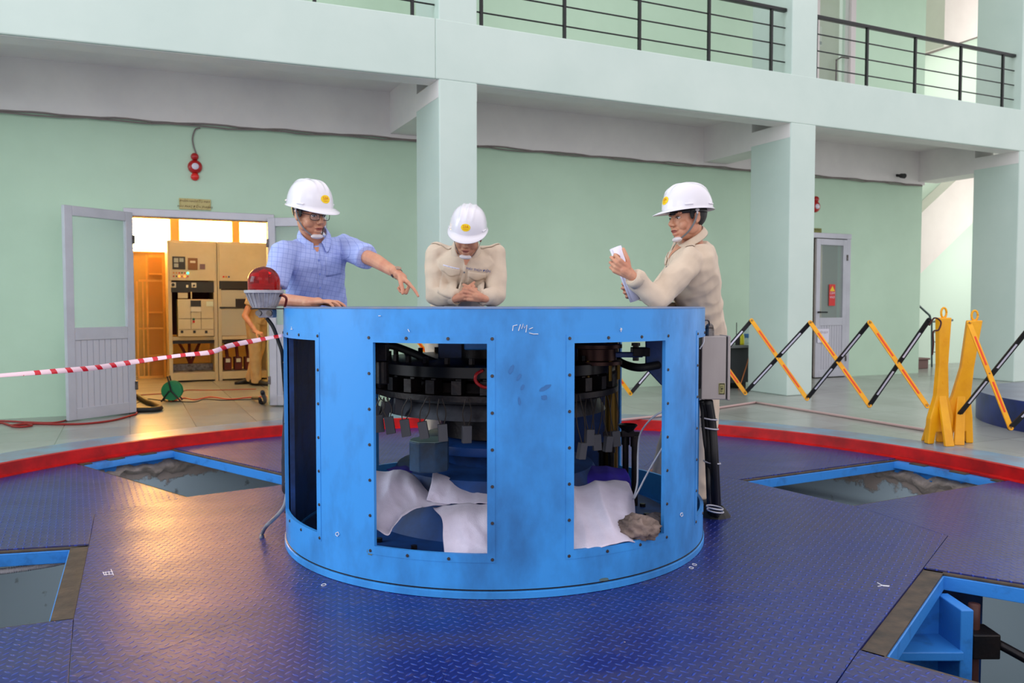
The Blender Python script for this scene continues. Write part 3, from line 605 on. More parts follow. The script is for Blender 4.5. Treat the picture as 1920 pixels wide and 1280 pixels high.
t = thing('water_bottle', c, 'clear water bottle with blue label beside the pillar edge', 'bottle'); MB().lathe([(0, 0), (.035, 0), (.037, .05), (.033, .10), (.037, .15), (.036, .19), (.014, .23), (.014, .25), (0, .25)], c, 20).build('body', mat('clear_plastic', (200, 220, 226), .1, alpha=.5), t, smooth=True); MB().lathe([(.0365, .08), (.0365, .13)], c, 20).build('label', mat('blue_label', (70, 120, 180), .4), t)
u, _ = uz(1383, 640, 7.85); c = B(u, 7.85, dz)
t = thing('walkie_talkie', c, 'black two-way radio with long antenna on the desk', 'radio'); MB().box((-.028, -.018, 0), (.028, .018, .11), Matrix.Translation(c)).build('body', black_pl, t, bevel=.006); MB().cyl(c+Vector((-.015, 0, .11)), c+Vector((-.015, 0, .27)), .005, n=8).build('antenna', black_pl, t)
# red tape line and brown edge on the floor at the right, blue drum cover
floor_line('floor_tape', [(1090, 795), (1265, 776), (1417, 754)], 0.012, mat('pink_floor_tape', (190, 160, 156), .6), 'faded pink strip on the floor left of the second pillar', 'tape')
floor_line('floor_tape', [(1417, 754), (1560, 777), (1700, 800), (1760, 810)], 0.012, mat('pink_floor_tape', (190, 160, 156), .6), 'faded pink strip running from the pillar foot to the barrier posts', 'tape')
dc = (5.5, 6.75)
t = thing('round_pit_cover', (dc[0], dc[1], ST), 'low round dark blue drum standing on the floor at the right edge', 'drum')
MB().lathe([(1.45, 0.0), (1.45, .235), (1.44, .245)], (dc[0], dc[1], ST), 96).build('side', mat('navy_paint', (26, 40, 112), .35, col2=(16, 24, 70), vscale=4), t, smooth=True)
MB().lathe([(0, .246), (1.44, .246)], (dc[0], dc[1], ST), 96).build('top', mat('worn_blue_top', (112, 120, 140), .35, col2=(90, 90, 110), vscale=3), t)
# ---------------------------------------------------------------- the sunken deck, its openings and the pit below
AX = Vector((CX, CY, 0))
def pol(r, deg, z=0.0): return Vector((CX+r*math.cos(R(deg)), CY+r*math.sin(R(deg)), z))     # degrees from +X, counter-clockwise
def arc(r, a0, a1, n=24): return [pol(r, a0+(a1-a0)*i/n) for i in range(n+1)]
def v2(x, y): return Vector((x, y, 0))
ORr = PR-0.012
# corners of the deck seen in the photograph
lr_a, lr_b, lr_c, lr_d = v2(-2.98, 5.64), v2(-2.50, 6.22), v2(-1.22, 5.11), v2(-1.87, 4.66)       # rear left opening
lf_a, lf_b, lf_c, lf_d = v2(-1.95, 3.735), v2(-1.54, 2.835), v2(-2.60, 2.40), v2(-3.2, 3.45)      # front left opening
rr_a, rr_b, rr_c, rr_d = v2(1.43, 5.14), v2(2.74, 5.84), v2(3.16, 5.11), v2(1.875, 4.455)         # rear right opening
rf_a, rf_b, rf_c, rf_d = v2(1.73, 3.40), v2(1.11, 2.575), v2(2.1, 1.65), v2(2.75, 2.72)           # front right opening
def angd(p): return math.degrees(math.atan2(p.y-CY, p.x-CX))
def onrim(p, q, r=ORr):                        # extend p->q until the rim
    d = (q-p).normalized(); o = p-AX; b = o.dot(d); c = o.length_squared-r*r; return p+d*(-b+math.sqrt(b*b-c))
def plate(poly, ang, label, name='deck_plate', z0=-0.014, z1=0.0, hole=False):
    o = MB().prism([(p.x, p.y) for p in poly], z0, z1).build(name, plate_mat('blue_chequer_plate', ang), bevel=0.0015)
    return tag(o, label, 'deck plate', 'blue chequered deck plates')
g_ = 0.004
lr_a = onrim(lr_d, v2(-3.10, 5.71)); lr_b = onrim(lr_c, v2(-2.58, 6.25)); rr_b = onrim(rr_a, v2(2.80, 5.87)); rr_c = onrim(rr_d, v2(3.18, 5.14))
# central plates: cut round the housing, reaching the rim at the front
e = v2(-1.29, 2.34); e2 = onrim(lf_b, e); q1 = onrim(rf_b, v2(0.97, 2.38))
cen = [lr_d, v2(-2.19, 4.26), lf_a, lf_b] + arc(ORr, angd(e2), angd(q1), 40) + [rf_b, rf_a, v2(2.08, 3.87), rr_d, rr_a, v2(0.9, 5.55), v2(-0.9, 5.6), lr_c]
def poly_ring_plate(poly, rin, ang, d0, d1, label):    # sector of a plate with a round hole at the axis
    vs = []; fs = []
    def hit(a):
        d = Vector((math.cos(a), math.sin(a), 0)); best = None
        for p, q in zip(poly, poly[1:]+poly[:1]):
            e_ = q-p; den = d.x*e_.y-d.y*e_.x
            if abs(den) < 1e-9: continue
            w_ = p-AX; t = (w_.x*e_.y-w_.y*e_.x)/den; s = (w_.x*d.y-w_.y*d.x)/den
            if t > 0 and -1e-6 <= s <= 1+1e-6 and (best is None or t < best): best = t
        return best
    def norm(a):
        while a < R(d0)-1e-9: a += 2*math.pi
        while a > R(d0)+2*math.pi: a -= 2*math.pi
        return a
    angs = [R(d0)+R(d1-d0)*i/150 for i in range(151)]
    angs = sorted(angs+[a for a in [norm(math.atan2(p.y-CY, p.x-CX)) for p in poly] if a < R(d1)])
    for a in angs:
        r = (hit(a) or 1.5)-.0012
        for z in (0.0, -0.014): vs += [(CX+rin*math.cos(a), CY+rin*math.sin(a), z), (CX+r*math.cos(a), CY+r*math.sin(a), z)]
    for i in range(len(angs)-1):
        A, B_ = 4*i, 4*i+4
        fs += [(A, A+1, B_+1, B_), (A+2, B_+2, B_+3, A+3), (A+1, A+3, B_+3, B_+1), (A, B_, B_+2, A+2)]
    A = 4*(len(angs)-1); fs += [(0, 2, 3, 1), (A, A+1, A+3, A+2)]
    o = MB().add(vs, fs).build('deck_plate', plate_mat('blue_chequer_plate', ang)); return tag(o, label, 'deck plate', 'blue chequered deck plates')
th1 = math.degrees(math.atan2(2.34-CY, -1.29-CX)); th2 = 91.0
poly_ring_plate(cen, CR-0.03, 33, th1+.03, th2, 'large blue chequer plate in front and right of the round housing')
poly_ring_plate(cen, CR-0.03, 8, th2+.05-360, th1-.03, 'blue chequer plate left of the round housing, glowing orange from the doorway')
g_ = 0.0015
def G(*ps):                                    # keep a hairline seam between neighbours
    c = sum(ps, Vector((0,0,0)))/len(ps); return [p+(c-p).normalized()*g_ for p in ps]
# left sector between the two left openings
p0 = onrim(lr_d, lr_a); p1 = onrim(lf_a, lf_d)
plate(G(lr_d, *arc(ORr, angd(p0), angd(p1)+360 if angd(p1) < 0 else angd(p1), 20), lf_a, v2(-2.19, 4.26)), 62, 'blue chequer plate at the left between the two left openings')
p2 = onrim(lf_b, lf_c)
plate(G(lf_b, *arc(ORr, angd(p2), angd(e2)-.05, 12)), 20, 'blue chequer plate at the lower left corner below the front left opening')
q2 = onrim(rf_b, rf_c)
plate(G(rf_b, *arc(ORr, angd(q1)+.3, angd(q2)-.3, 12)), 52, 'small blue chequer plate below the front right opening')
q3 = onrim(rf_a, rf_d); q4 = onrim(rr_d, rr_c)
plate(G(v2(2.08, 3.87), rf_a, *arc(ORr, angd(q3), angd(q4), 16), rr_d), -12, 'blue chequer plate at the right between the two right openings')
q5 = onrim(rr_a, rr_b); q6 = v2(0.9, 5.55); q7 = onrim(q6, v2(1.7, 7.4)); 
plate(G(q6, rr_a, *arc(ORr, angd(q5), angd(q7), 12)), 70, 'blue chequer plate behind the housing on the right, beside the rear right opening')
q8 = v2(-0.9, 5.6); q9 = onrim(q8, v2(-1.4, 7.3))
plate(G(q8, q6, *arc(ORr, angd(q7), angd(q9), 12)), 0, 'blue chequer plate directly behind the housing below the pillar')
qa = onrim(lr_c, lr_b)
plate(G(lr_c, q8, *arc(ORr, angd(q9), angd(qa), 10)), -30, 'blue chequer plate behind the housing on the left, catching the orange light')
# blue steel edge beams under the plates round each opening
def edge_beam(p, q, side, z1=-0.016, h=0.058, w_=0.06, m=blue_f, ledge=0.0, label=None):
    d = (q-p).normalized(); nrm = Vector((-d.y, d.x, 0))*side
    P_ = [p, q, q+nrm*w_, p+nrm*w_] if side > 0 else [p+nrm*w_, q+nrm*w_, q, p]
    return struct(MB().prism([(a.x, a.y) for a in P_], z1-h, z1).build('deck_beam', m, bevel=0.003))
def ledge(p, q, side, w_=0.05, z0=-0.016, z1=-0.006):  # bare brown seat the lifted plate lay on
    d = (q-p).normalized(); nrm = Vector((-d.y, d.x, 0))*side
    P_ = [p, q, q+nrm*w_, p+nrm*w_] if side > 0 else [p+nrm*w_, q+nrm*w_, q, p]
    struct(MB().prism([(a.x, a.y) for a in P_], z0, z1).build('deck_ledge', brown_edge, bevel=0.002))
for c0, c1, out in ((lr_b, lr_c, 1), (lr_d, lr_a, 1), (lr_c, lr_d, 1), (rr_a, rr_b, 1), (rr_c, rr_d, 1), (rr_d, rr_a, 1),
                    (lf_d, lf_a, 1), (lf_a, lf_b, 1), (lf_b, lf_c, 1), (rf_b, rf_a, 1), (rf_a, rf_d, 1), (rf_c, rf_b, 1)):
    cen_o = {0: (lr_a+lr_b+lr_c+lr_d)/4, 1: (rr_a+rr_b+rr_c+rr_d)/4, 2: (lf_a+lf_b+lf_c+lf_d)/4, 3: (rf_a+rf_b+rf_c+rf_d)/4}
    mid = (c0+c1)/2; cc = min(cen_o.values(), key=lambda q: (q-mid).length)
    d = (c1-c0).normalized(); side = 1 if Vector((-d.y, d.x, 0)).dot(cc-mid) > 0 else -1
    inner = (mid-AX).length < 2.35 and ((c0-AX).length-(c1-AX).length) < 0.9 and abs((c0-AX).length-(c1-AX).length) < 0.35
    wb = 0.075 if inner and mid.y < 4.2 else 0.022
    if wb > 0.05 or c0 in (lf_d,) or c1 in (rf_d,): ledge(c0, c1, side, wb)
    else: ledge(c0, c1, side, wb)
    edge_beam(c0, c1, side, w_=wb+0.006)
# pit: round concrete wall with rough grout under a blue rim, floor deep below
pitm = bpy.data.materials.new('pale_blue_concrete'); pitm.use_nodes = True; t_ = pitm.node_tree; b_ = t_.nodes['Principled BSDF']
g = t_.nodes.new('ShaderNodeNewGeometry'); s_ = t_.nodes.new('ShaderNodeSeparateXYZ'); t_.links.new(g.outputs['Position'], s_.inputs[0])
n = t_.nodes.new('ShaderNodeTexNoise'); n.inputs['Scale'].default_value = 5; n.inputs['Detail'].default_value = 8; n.inputs['Roughness'].default_value = .6; t_.links.new(g.outputs['Position'], n.inputs[0])
edge = M_(t_, 'ADD', s_.outputs['Z'], M_(t_, 'MULTIPLY_ADD', n.outputs[0], 0.42, 0.01))
st_ = t_.nodes.new('ShaderNodeMapRange'); st_.inputs[1].default_value = -0.015; st_.inputs[2].default_value = 0.01; t_.links.new(edge, st_.inputs[0])
c1_ = t_.nodes.new('ShaderNodeMix'); c1_.data_type = 'RGBA'; c1_.inputs[6].default_value = lin((182, 202, 212))+(1,); c1_.inputs[7].default_value = lin((172, 158, 150))+(1,)
t_.links.new(st_.outputs[0], c1_.inputs[0])
n3 = t_.nodes.new('ShaderNodeTexNoise'); n3.inputs['Scale'].default_value = 9; n3.inputs['Detail'].default_value = 5; t_.links.new(g.outputs['Position'], n3.inputs[0])
st2 = t_.nodes.new('ShaderNodeMapRange'); st2.inputs[1].default_value = .66; st2.inputs[2].default_value = .74; st2.inputs[4].default_value = .7; t_.links.new(n3.outputs[0], st2.inputs[0])
c2_ = t_.nodes.new('ShaderNodeMix'); c2_.data_type = 'RGBA'; c2_.inputs[7].default_value = lin((84, 80, 74))+(1,); t_.links.new(st2.outputs[0], c2_.inputs[0]); t_.links.new(c1_.outputs[2], c2_.inputs[6])
t_.links.new(c2_.outputs[2], b_.inputs['Base Color']); b_.inputs['Roughness'].default_value = .75
bp = t_.nodes.new('ShaderNodeBump'); bp.inputs['Distance'].default_value = .02; bp.inputs['Strength'].default_value = .7; t_.links.new(M_(t_, 'MULTIPLY', n.outputs[0], st_.outputs[0]), bp.inputs['Height']); t_.links.new(bp.outputs[0], b_.inputs['Normal'])
struct(MB().lathe([(PR+0.005, -0.012), (PR+0.005, -1.9)], AX, 128).build('wall_pit', pitm, smooth=True))
struct(MB().lathe([(PR, -0.012), (PR-0.075, -0.014), (PR-0.085, -0.035), (PR-0.088, -0.058), (PR, -0.060)], AX, 128).build('rim_angle', blue_f, smooth='auto'))
# blue painted band under the rim with torn grout lumps over it
rn = random.Random(11)
vs = []; fs = []; n = 360
for i in range(n):
    a = 360*i/n; zz = -0.105-0.05*(noise.noise(Vector((a*0.35, 3.1, 0)))+0.5*noise.noise(Vector((a*1.1, 1.1, 0))))
    for r, z in ((PR-0.002, -0.06), (PR-0.03, zz), (PR-0.001, zz-0.004)): vs.append(pol(r, a, z))
for i in range(n):
    j = (i+1) % n; fs += [(3*i, 3*j, 3*j+1, 3*i+1), (3*i+1, 3*j+1, 3*j+2, 3*i+2)]
struct(MB().add(vs, fs).build('rim_skirt', blue_f, smooth=True))
grout = mat('rough_grout', (176, 162, 154), .9, col2=(136, 126, 118), vscale=16, bump=.8, bscale=40)
vs = []; fs = []; n = 720; K = 7
for i in range(n):
    a = 360*i/n; th = 0.10+0.07*noise.noise(Vector((a*.22, 7, 0)))+0.05*noise.noise(Vector((a*.9, 2, 0)))
    top = -0.075-0.035*noise.noise(Vector((a*.5, 9, 0)))
    for k in range(K):
        s = k/(K-1); bul = 0.045*math.sin(math.pi*s)*(1+.8*noise.noise(Vector((a*1.3, s*4, 5))))
        vs.append(pol(PR-0.004-max(bul, 0), a, top-th*s))
for i in range(n):
    j = (i+1) % n; fs += [(K*i+k, K*j+k, K*j+k+1, K*i+k+1) for k in range(K-1)]
struct(MB().add(vs, fs).build('grout_band', grout, smooth=True))
for a, b2 in ((139.5, 153), (16, 32.5)):       # recessed bolt pockets along the rim
    for k in range(3):
        aa = a+(b2-a)*(k+.6)/3.2; c = pol(PR-0.045, aa, -0.012); M0 = Matrix.Translation(c) @ Matrix.Rotation(R(aa), 4, 'Z')
        o = MB().box((-.032, -.06, -.004), (.032, .06, .006), M0).build('rim_pocket', brown_edge, bevel=.003); struct(o)
struct(MB().lathe([(0, -1.9), (PR, -1.9)], AX, 64).build('floor_pit', mat('dark_pit_floor', (60, 62, 66), .7)))
for dg in (150, 20): area('pit_fill_light', tuple(pol(1.9, dg, -.9)), tuple(pol(PR, dg, -.5)), .5, 3.2, (0.92, 0.97, 1.0))  # added soft lights below the deck, brighten the pit walls
# machine frame under the deck: blue stator shell and radial ribs seen through the openings
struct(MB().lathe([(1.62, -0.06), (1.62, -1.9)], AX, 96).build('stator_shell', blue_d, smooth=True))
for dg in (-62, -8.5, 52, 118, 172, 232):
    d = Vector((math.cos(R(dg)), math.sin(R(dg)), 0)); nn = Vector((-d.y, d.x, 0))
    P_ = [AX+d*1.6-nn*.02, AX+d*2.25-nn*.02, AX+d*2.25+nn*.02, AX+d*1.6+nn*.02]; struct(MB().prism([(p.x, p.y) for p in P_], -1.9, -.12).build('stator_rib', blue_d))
# deep blue box bracket in the front right opening
mb = MB(); 
c = v2(1.86, 3.0)
mb.box((1.735, 3.12, -1.8), (1.785, 3.31, -.078)); mb.box((1.2, 3.28, -1.8), (1.74, 3.31, -.078)); mb.box((1.2, 3.10, -.27), (1.74, 3.29, -.235))
struct(mb.build('stator_bracket', blue_f, bevel=.004))
def pipe(name, pts, r, m, label, cat='pipe'): return tag(MB().tube(spline(pts, 8), r, 10).build(name, m, smooth=True), label, cat)
rust = mat('rust_brown_pipe', (74, 40, 34), .6)
pipe('fire_pipe', [pol(PR-.12, 10, -.42), pol(PR-.12, 22, -.42), pol(PR-.12, 36, -.42), pol(PR-.12, 50, -.42)], .018, rust, 'dark red-brown pipe along the pit wall in the rear right opening')
c = pol(PR-.10, 24.5, -.42); M0 = Matrix.Translation(c) @ Matrix.Rotation(R(24.5), 4, 'Z')
tag(MB().box((-.04, -.03, -.10), (.06, .03, .12), M0).build('pipe_bracket', dark_m, bevel=.006), 'dark clamp holding the pipe on the rear right pit wall', 'bracket')
pipe('fire_pipe', [v2(1.86, 3.25)+Vector((0,0,-.1)), v2(1.86, 3.25)+Vector((0,0,-.7)), v2(1.86, 3.25)+Vector((0,0,-1.7))], .022, rust, 'upright rust-brown pipe in the front right opening')
pipe('fire_pipe', [Vector((1.92, 3.22, -.24)), Vector((2.15, 3.0, -.34)), Vector((2.5, 2.7, -.46))], .018, dark_m, 'dark pipe branching off to the right in the front right opening')
MB_ = MB().box((1.82, 3.18, -.30), (1.93, 3.30, -.20)); tag(MB_.build('pipe_bracket', dark_m, bevel=.006), 'dark pipe clamp at the branch in the front right opening', 'bracket')
# braided hose across the front left opening
pts = spline([atz(-40, 1074, -.12), atz(0, 1071, -.12), atz(60, 1063, -.11), atz(110, 1054, -.09), atz(150, 1043, -.06)], 40)
braid = mat('grey_white_braid', (222, 220, 224), .4)
tag(MB().tube(pts, [0.0135+0.0022*math.sin(i*2.2) for i in range(len(pts))], 10).build('braided_hose', braid, smooth=True), 'light grey braided hose hanging across the front left opening', 'hose')
chalk = mat('white_chalk', (226, 226, 230), .8); 
def chalk_marks(name, strokes, r, label): 
    mb = MB()
    for s in strokes: mb.tube([Vector(p) for p in s], r, 5)
    return tag(mb.build(name, chalk), label, 'chalk mark')
S_ = [[(193, 1072), (196, 1078)], [(208, 1067), (213, 1078)], [(194, 1073), (212, 1071)], [(195, 1077), (212, 1076)], [(198, 1072), (199, 1078)], [(204, 1071), (205, 1077)]]
chalk_marks('chalk_mark', [[atz(x, y, .001) for x, y in s] for s in S_], .0016, 'white chalk tally mark drawn on the plate at the left')
S_ = [[(1645, 1092), (1656, 1098), (1667, 1099)], [(1646, 1099), (1655, 1097), (1668, 1098)]]
chalk_marks('chalk_mark', [[atz(x, y, .001) for x, y in s] for s in S_], .0016, 'white chalk tick on the plate near the front right opening')
for i, (x, y) in enumerate(((607, 1096), (1296, 1064), (1302, 1058))):
    c = atz(x, y, .001); chalk_marks('chalk_mark', [[c+Vector((.009*math.cos(a), .012*math.sin(a), 0)) for a in [k*.55 for k in range(12)]]], .0014, ['small chalk ring on the deck left of the housing foot', 'nearer of two small chalk rings right of the housing foot', 'farther of two small chalk rings right of the housing foot'][i])
# ---------------------------------------------------------------- the round blue housing
HT = 1.092
house = thing('steel_housing', (CX, CY, 0), 'large round light blue steel housing with open windows, standing on the deck', 'machine housing')
wins = []                                      # angle seen from the front (0 = towards the photographer, + = right)
for k in range(8): wins.append((-13.6+45.0*k, 26.0))
Z0w, Z1w = 0.170, 0.957
def fa(deg): return deg-90                     # front angle -> polar angle
def shell(r0, r1):
    mb = MB(); step = 1.0; rows = [0.03, Z0w, Z1w, HT-.004]
    vs = {}; V = []; Fc = []
    def vid(r, a, z):
        k = (round(r, 4), round(a % 360, 3), round(z, 4))
        if k not in vs: vs[k] = len(V); V.append(pol(r, fa(a), z))
        return vs[k]
    angs = set(round(x*3.0, 3) for x in range(120))
    for c, w_ in wins:
        for e in (c-w_/2, c+w_/2): angs.add(round(e % 360, 3))
    angs = sorted(angs)
    def isw(a): 
        for c, w_ in wins:
            if abs((a-c+180) % 360-180) < w_/2: return True
        return False
    m = len(angs)
    for i in range(m):
        a, b2 = angs[i], angs[(i+1) % m]; mid = (a+((b2-a) % 360)/2) % 360; w_ = isw(mid)
        for j in range(3):
            if w_ and j == 1:
                Fc.append((vid(r1, a, Z0w), vid(r1, b2, Z0w), vid(r0, b2, Z0w), vid(r0, a, Z0w))); Fc.append((vid(r1, b2, Z1w), vid(r1, a, Z1w), vid(r0, a, Z1w), vid(r0, b2, Z1w))); continue
            z0, z1 = rows[j], rows[j+1]
            Fc.append((vid(r1, a, z0), vid(r1, b2, z0), vid(r1, b2, z1), vid(r1, a, z1))); Fc.append((vid(r0, b2, z0), vid(r0, a, z0), vid(r0, a, z1), vid(r0, b2, z1)))
        Fc.append((vid(r1, a, rows[3]), vid(r1, b2, rows[3]), vid(r0, b2, rows[3]), vid(r0, a, rows[3])))
    for c, w_ in wins:
        for e, s in ((c-w_/2, 1), (c+w_/2, -1)):
            q = (vid(r1, round(e % 360, 3), Z0w), vid(r1, round(e % 360, 3), Z1w), vid(r0, round(e % 360, 3), Z1w), vid(r0, round(e % 360, 3), Z0w)); Fc.append(q if s > 0 else q[::-1])
    return mb.add(V, Fc)
o = shell(CR-0.016, CR-0.002).build('shell', blue_l, house, smooth='auto')
MB().lathe([(CR+.004, .002), (CR+.004, .026), (CR-.003, .030), (CR-.05, .030), (CR-.05, .002)], AX, 144, closed=True).build('base_ring', blue_l, house, smooth='auto')
MB().lathe([(CR-.0015, .031), (CR+.0006, .032), (CR+.0006, .035), (CR-.0015, .036)], AX, 144).build('seam_line', dark_m, house)
lidm = mat('worn_lid_paint', (120, 124, 140), .4, col2=(66, 110, 170), vscale=5)
MB().lathe([(0, HT), (CR-.012, HT), (CR-.004, HT-.002), (CR-.0, HT-.006), (CR-.018, HT-.014), (0, HT-.014)], AX, 144).build('lid', lidm, house, smooth='auto')
# raised gasket strips round each window with their screws
boltm = mat('screw_steel', (80, 74, 74), .4, .7)
def strip(a0, a1, z0, z1, rr=CR-.002, th=.0015, n=8):
    vs = []; fs = []
    for i in range(n+1):
        a = fa(a0+(a1-a0)*i/n)
        for z in (z0, z1): vs += [pol(rr, a, z), pol(rr+th, a, z)]
    for i in range(n):
        k = 4*i; fs += [(k+1, k+5, k+7, k+3), (k+3, k+7, k+6, k+2), (k, k+4, k+5, k+1)]
    fs += [(0, 1, 3, 2), (4*n, 4*n+2, 4*n+3, 4*n+1)]; return vs, fs
for c, w_ in wins[:]:
    if abs((c+180) % 360-180) > 100: continue
    a0, a1 = c-w_/2, c+w_/2; mb = MB()
    for q in ((a0-1.9, a0, Z0w-.032, Z1w+.032), (a1, a1+1.7, Z0w-.032, Z1w+.032), (a0, a1, Z1w, Z1w+.032), (a0, a1, Z0w-.032, Z0w)): mb.add(*strip(*q))
    mb.build('window_frame', blue_l, house)
bd = MB()
def bolt_at(a, z, r=.0068):
    c = pol(CR-.001, fa(a), z); d = Vector((math.cos(R(fa(a))), math.sin(R(fa(a))), 0))
    mb = MB().cyl(c, c+d*.0035, r, r*.8, 10); mb.cyl(c+d*.0035, c+d*.0045, r*.45, n=8); mb.build('screw', boltm, house)
for c, w_ in wins:
    cc = (c+180) % 360-180
    if abs(cc) > 80: continue
    a0, a1 = cc-w_/2-1.1, cc+w_/2+1.1
    for k in range(4): bolt_at(a0+(a1-a0)*k/3, Z1w+.018); bolt_at(a0+(a1-a0)*k/3, Z0w-.02)
    for k in range(1, 6):
        z = Z0w-.02+(Z1w-Z0w+.038)*k/6
        bolt_at(a0, z); bolt_at(a1, z)
def chalk_on_shell(strokes, label=None):       # strokes as (front angle, z)
    mb = MB()
    for s in strokes: mb.tube([pol(CR+.0012, fa(a), z) for a, z in s], .0016, 5)
    return mb.build('chalk_mark', chalk, house)
def sh(px, py):                                # front angle and height on the shell for a place in the photo
    d = at(px, py, 1.0)-Vector((0, 0, H)); a = d.x**2+d.y**2; b_ = -(d.x*CX+d.y*CY); c = CX*CX+CY*CY-CR*CR
    t = (-b_-math.sqrt(max(b_*b_-a*c, 0)))/a; p = d*t; return math.degrees(math.atan2(p.x-CX, -(p.y-CY))), p.z+H
for st in ([[(961, 620), (962, 611), (970, 609)], [(972, 620), (976, 608)], [(978, 616), (981, 607), (983, 615), (988, 609), (986, 623)], [(992, 617), (999, 614)], [(992, 624), (1000, 626), (1009, 626)]],
           [[(1162, 618), (1166, 618)], [(1164, 615), (1164, 622)], [(1163, 615), (1166, 616)]], [[(765, 617), (768, 622)]], [[(547, 612), (547, 617)], [(545.5, 617), (549, 617)]],
           [[(630, 999), (634, 997), (636, 1001), (633, 1005), (630, 1002), (630, 999)]], [[(1276, 962), (1279, 961), (1280, 966), (1277, 968), (1275, 965), (1276, 962)]], [[(710, 592), (714, 592)]]):
    chalk_on_shell([[sh(*p) for p in s] for s in st])
# dark hand smudges and the blue brush-mark low on the front
smd = mat('greasy_finger_mark', (52, 112, 176), .5); navy = mat('dark_blue_touch_up', (28, 70, 180), .4)
def smudge(px, py, w_, h_, rot, m, name='grease_mark'):
    n = 18; vs = []
    rn2 = random.Random(int(px*7+py))
    for i in range(n):
        a = 2*math.pi*i/n; k = 1+rn2.uniform(-.18, .18); x, y = w_*math.cos(a)*k, h_*math.sin(a)*k; ca, sa = math.cos(R(rot)), math.sin(R(rot))
        an, z = sh(px+x*ca-y*sa, py+x*sa+y*ca); vs.append(pol(CR-.0007, fa(an), z))
    MB().add(vs, [tuple(range(n-1, -1, -1))]).build(name, m, house)
for q in ((959, 692, 3.6, 10, 22), (973, 707, 3, 7, 35), (980, 726, 2.6, 6, 15), (974, 752, 2.2, 8, -8), (1023, 727, 12, 4, -28), (1021, 745, 6, 4.5, 0)): smudge(*q, smd)
smudge(745, 1108, 34, 2.6, 5, navy, 'brush_mark'); smudge(918, 1114, 34, 2.0, -2, navy, 'brush_mark')
smudge(693, 1034, 5, 8, -30, mat('chipped_paint', (86, 110, 112), .6), 'paint_chip'); smudge(1134, 1086, 9, 3.2, -8, mat('chipped_paint', (86, 110, 112), .6), 'paint_chip')
# ---------------------------------------------------------------- inside the housing
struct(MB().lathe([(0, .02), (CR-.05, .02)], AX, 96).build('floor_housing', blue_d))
# inner stub walls behind the windows
def inner(mb, a0, a1, r, z0, z1, th=.02):
    n = 8; vs = []; fs = []
    for i in range(n+1):
        a = fa(a0+(a1-a0)*i/n)
        for z in (z0, z1): vs += [pol(r-th, a, z), pol(r, a, z)]
    for i in range(n):
        k = 4*i; fs += [(k+1, k+5, k+7, k+3), (k, k+2, k+6, k+4), (k+2, k+3, k+7, k+6), (k, k+4, k+5, k+1)]
    fs += [(0, 1, 3, 2), (4*n, 4*n+2, 4*n+3, 4*n+1)]; return mb.add(vs, fs)
gear = thing('slip_ring_gear', (CX, CY, .02), 'dark oily brush gear with disc and shaft hanging inside the blue housing', 'brush gear')
# lower bearing housing: cone with bolted flange
MB().lathe([(0, .035), (.86, .035), (.86, .075), (.80, .085), (.62, .095), (.60, .13), (.48, .33), (.40, .345), (0, .345)], AX, 96).build('bearing_housing', mat('deep_blue_casing', (22, 72, 140), .6, col2=(14, 34, 70), vscale=4), gear, smooth='auto')
for k in range(24):
    p = pol(.74, k*15+4, .085); MB().cyl(p, p+Vector((0, 0, .02)), .014, n=6).build('flange_bolt', dark_m, gear)
MB().lathe([(0, .34), (.25, .345), (.27, .41), (.37, .415), (.375, .425), (.375, .455), (.36, .465), (.24, .47), (.23, .54), (.25, .56), (.30, .57), (.31, .60), (.28, .66), (0, .66)], AX, 64).build('shaft_collar', blue_d, gear, smooth='auto')
MB().lathe([(.24, .47), (.27, .475), (.27, .56), (.24, .565)], AX, 48, closed=True).build('seal_ring', dark_m, gear, smooth='auto')
MB().cyl(AX+Vector((0, 0, .5)), AX+Vector((0, 0, HT-.02)), .215, n=40).build('shaft', dark_m, gear, smooth='auto')
MB().lathe([(.2, .675), (.56, .675), (.60, .69), (.60, .715), (.52, .72), (.50, .76), (.2, .76)], AX, 72).build('lower_ring', dark_m, gear, smooth='auto')
MB().lathe([(.2, .775), (.54, .775), (.585, .79), (.585, .835), (.55, .845), (.2, .85)], AX, 72).build('upper_ring', mat('black_ring', (20, 20, 24), .3, .4), gear, smooth='auto')
MB().lathe([(.2, .70), (.555, .70), (.56, .70), (.56, .706), (.2, .706)], AX, 72).build('copper_edge', mat('dull_copper', (84, 40, 36), .45, .5), gear, smooth='auto')
MB().lathe([(.54, .60), (.5, .665), (.2, .665), (.2, .60)], AX, 72, closed=True).build('skirt', mat('dark_aluminium', (88, 88, 96), .45, .6, col2=(34, 32, 36), vscale=9), gear, smooth='auto')
hold = MB()
for k in range(30):
    a = k*12+3; p = pol(.565, a, .72); M0 = Matrix.Translation(p) @ Matrix.Rotation(R(a), 4, 'Z')
    MB().box((-.035, -.022, 0), (.03, .022, .058), M0).box((-.03, -.012, .058), (.0, .012, .075), M0).build('brush_holder', dark_m, gear); MB().cyl(pol(.53, a+5, .84), pol(.53, a+5, .872), .014, n=6).build('ring_bolt', dark_m, gear)
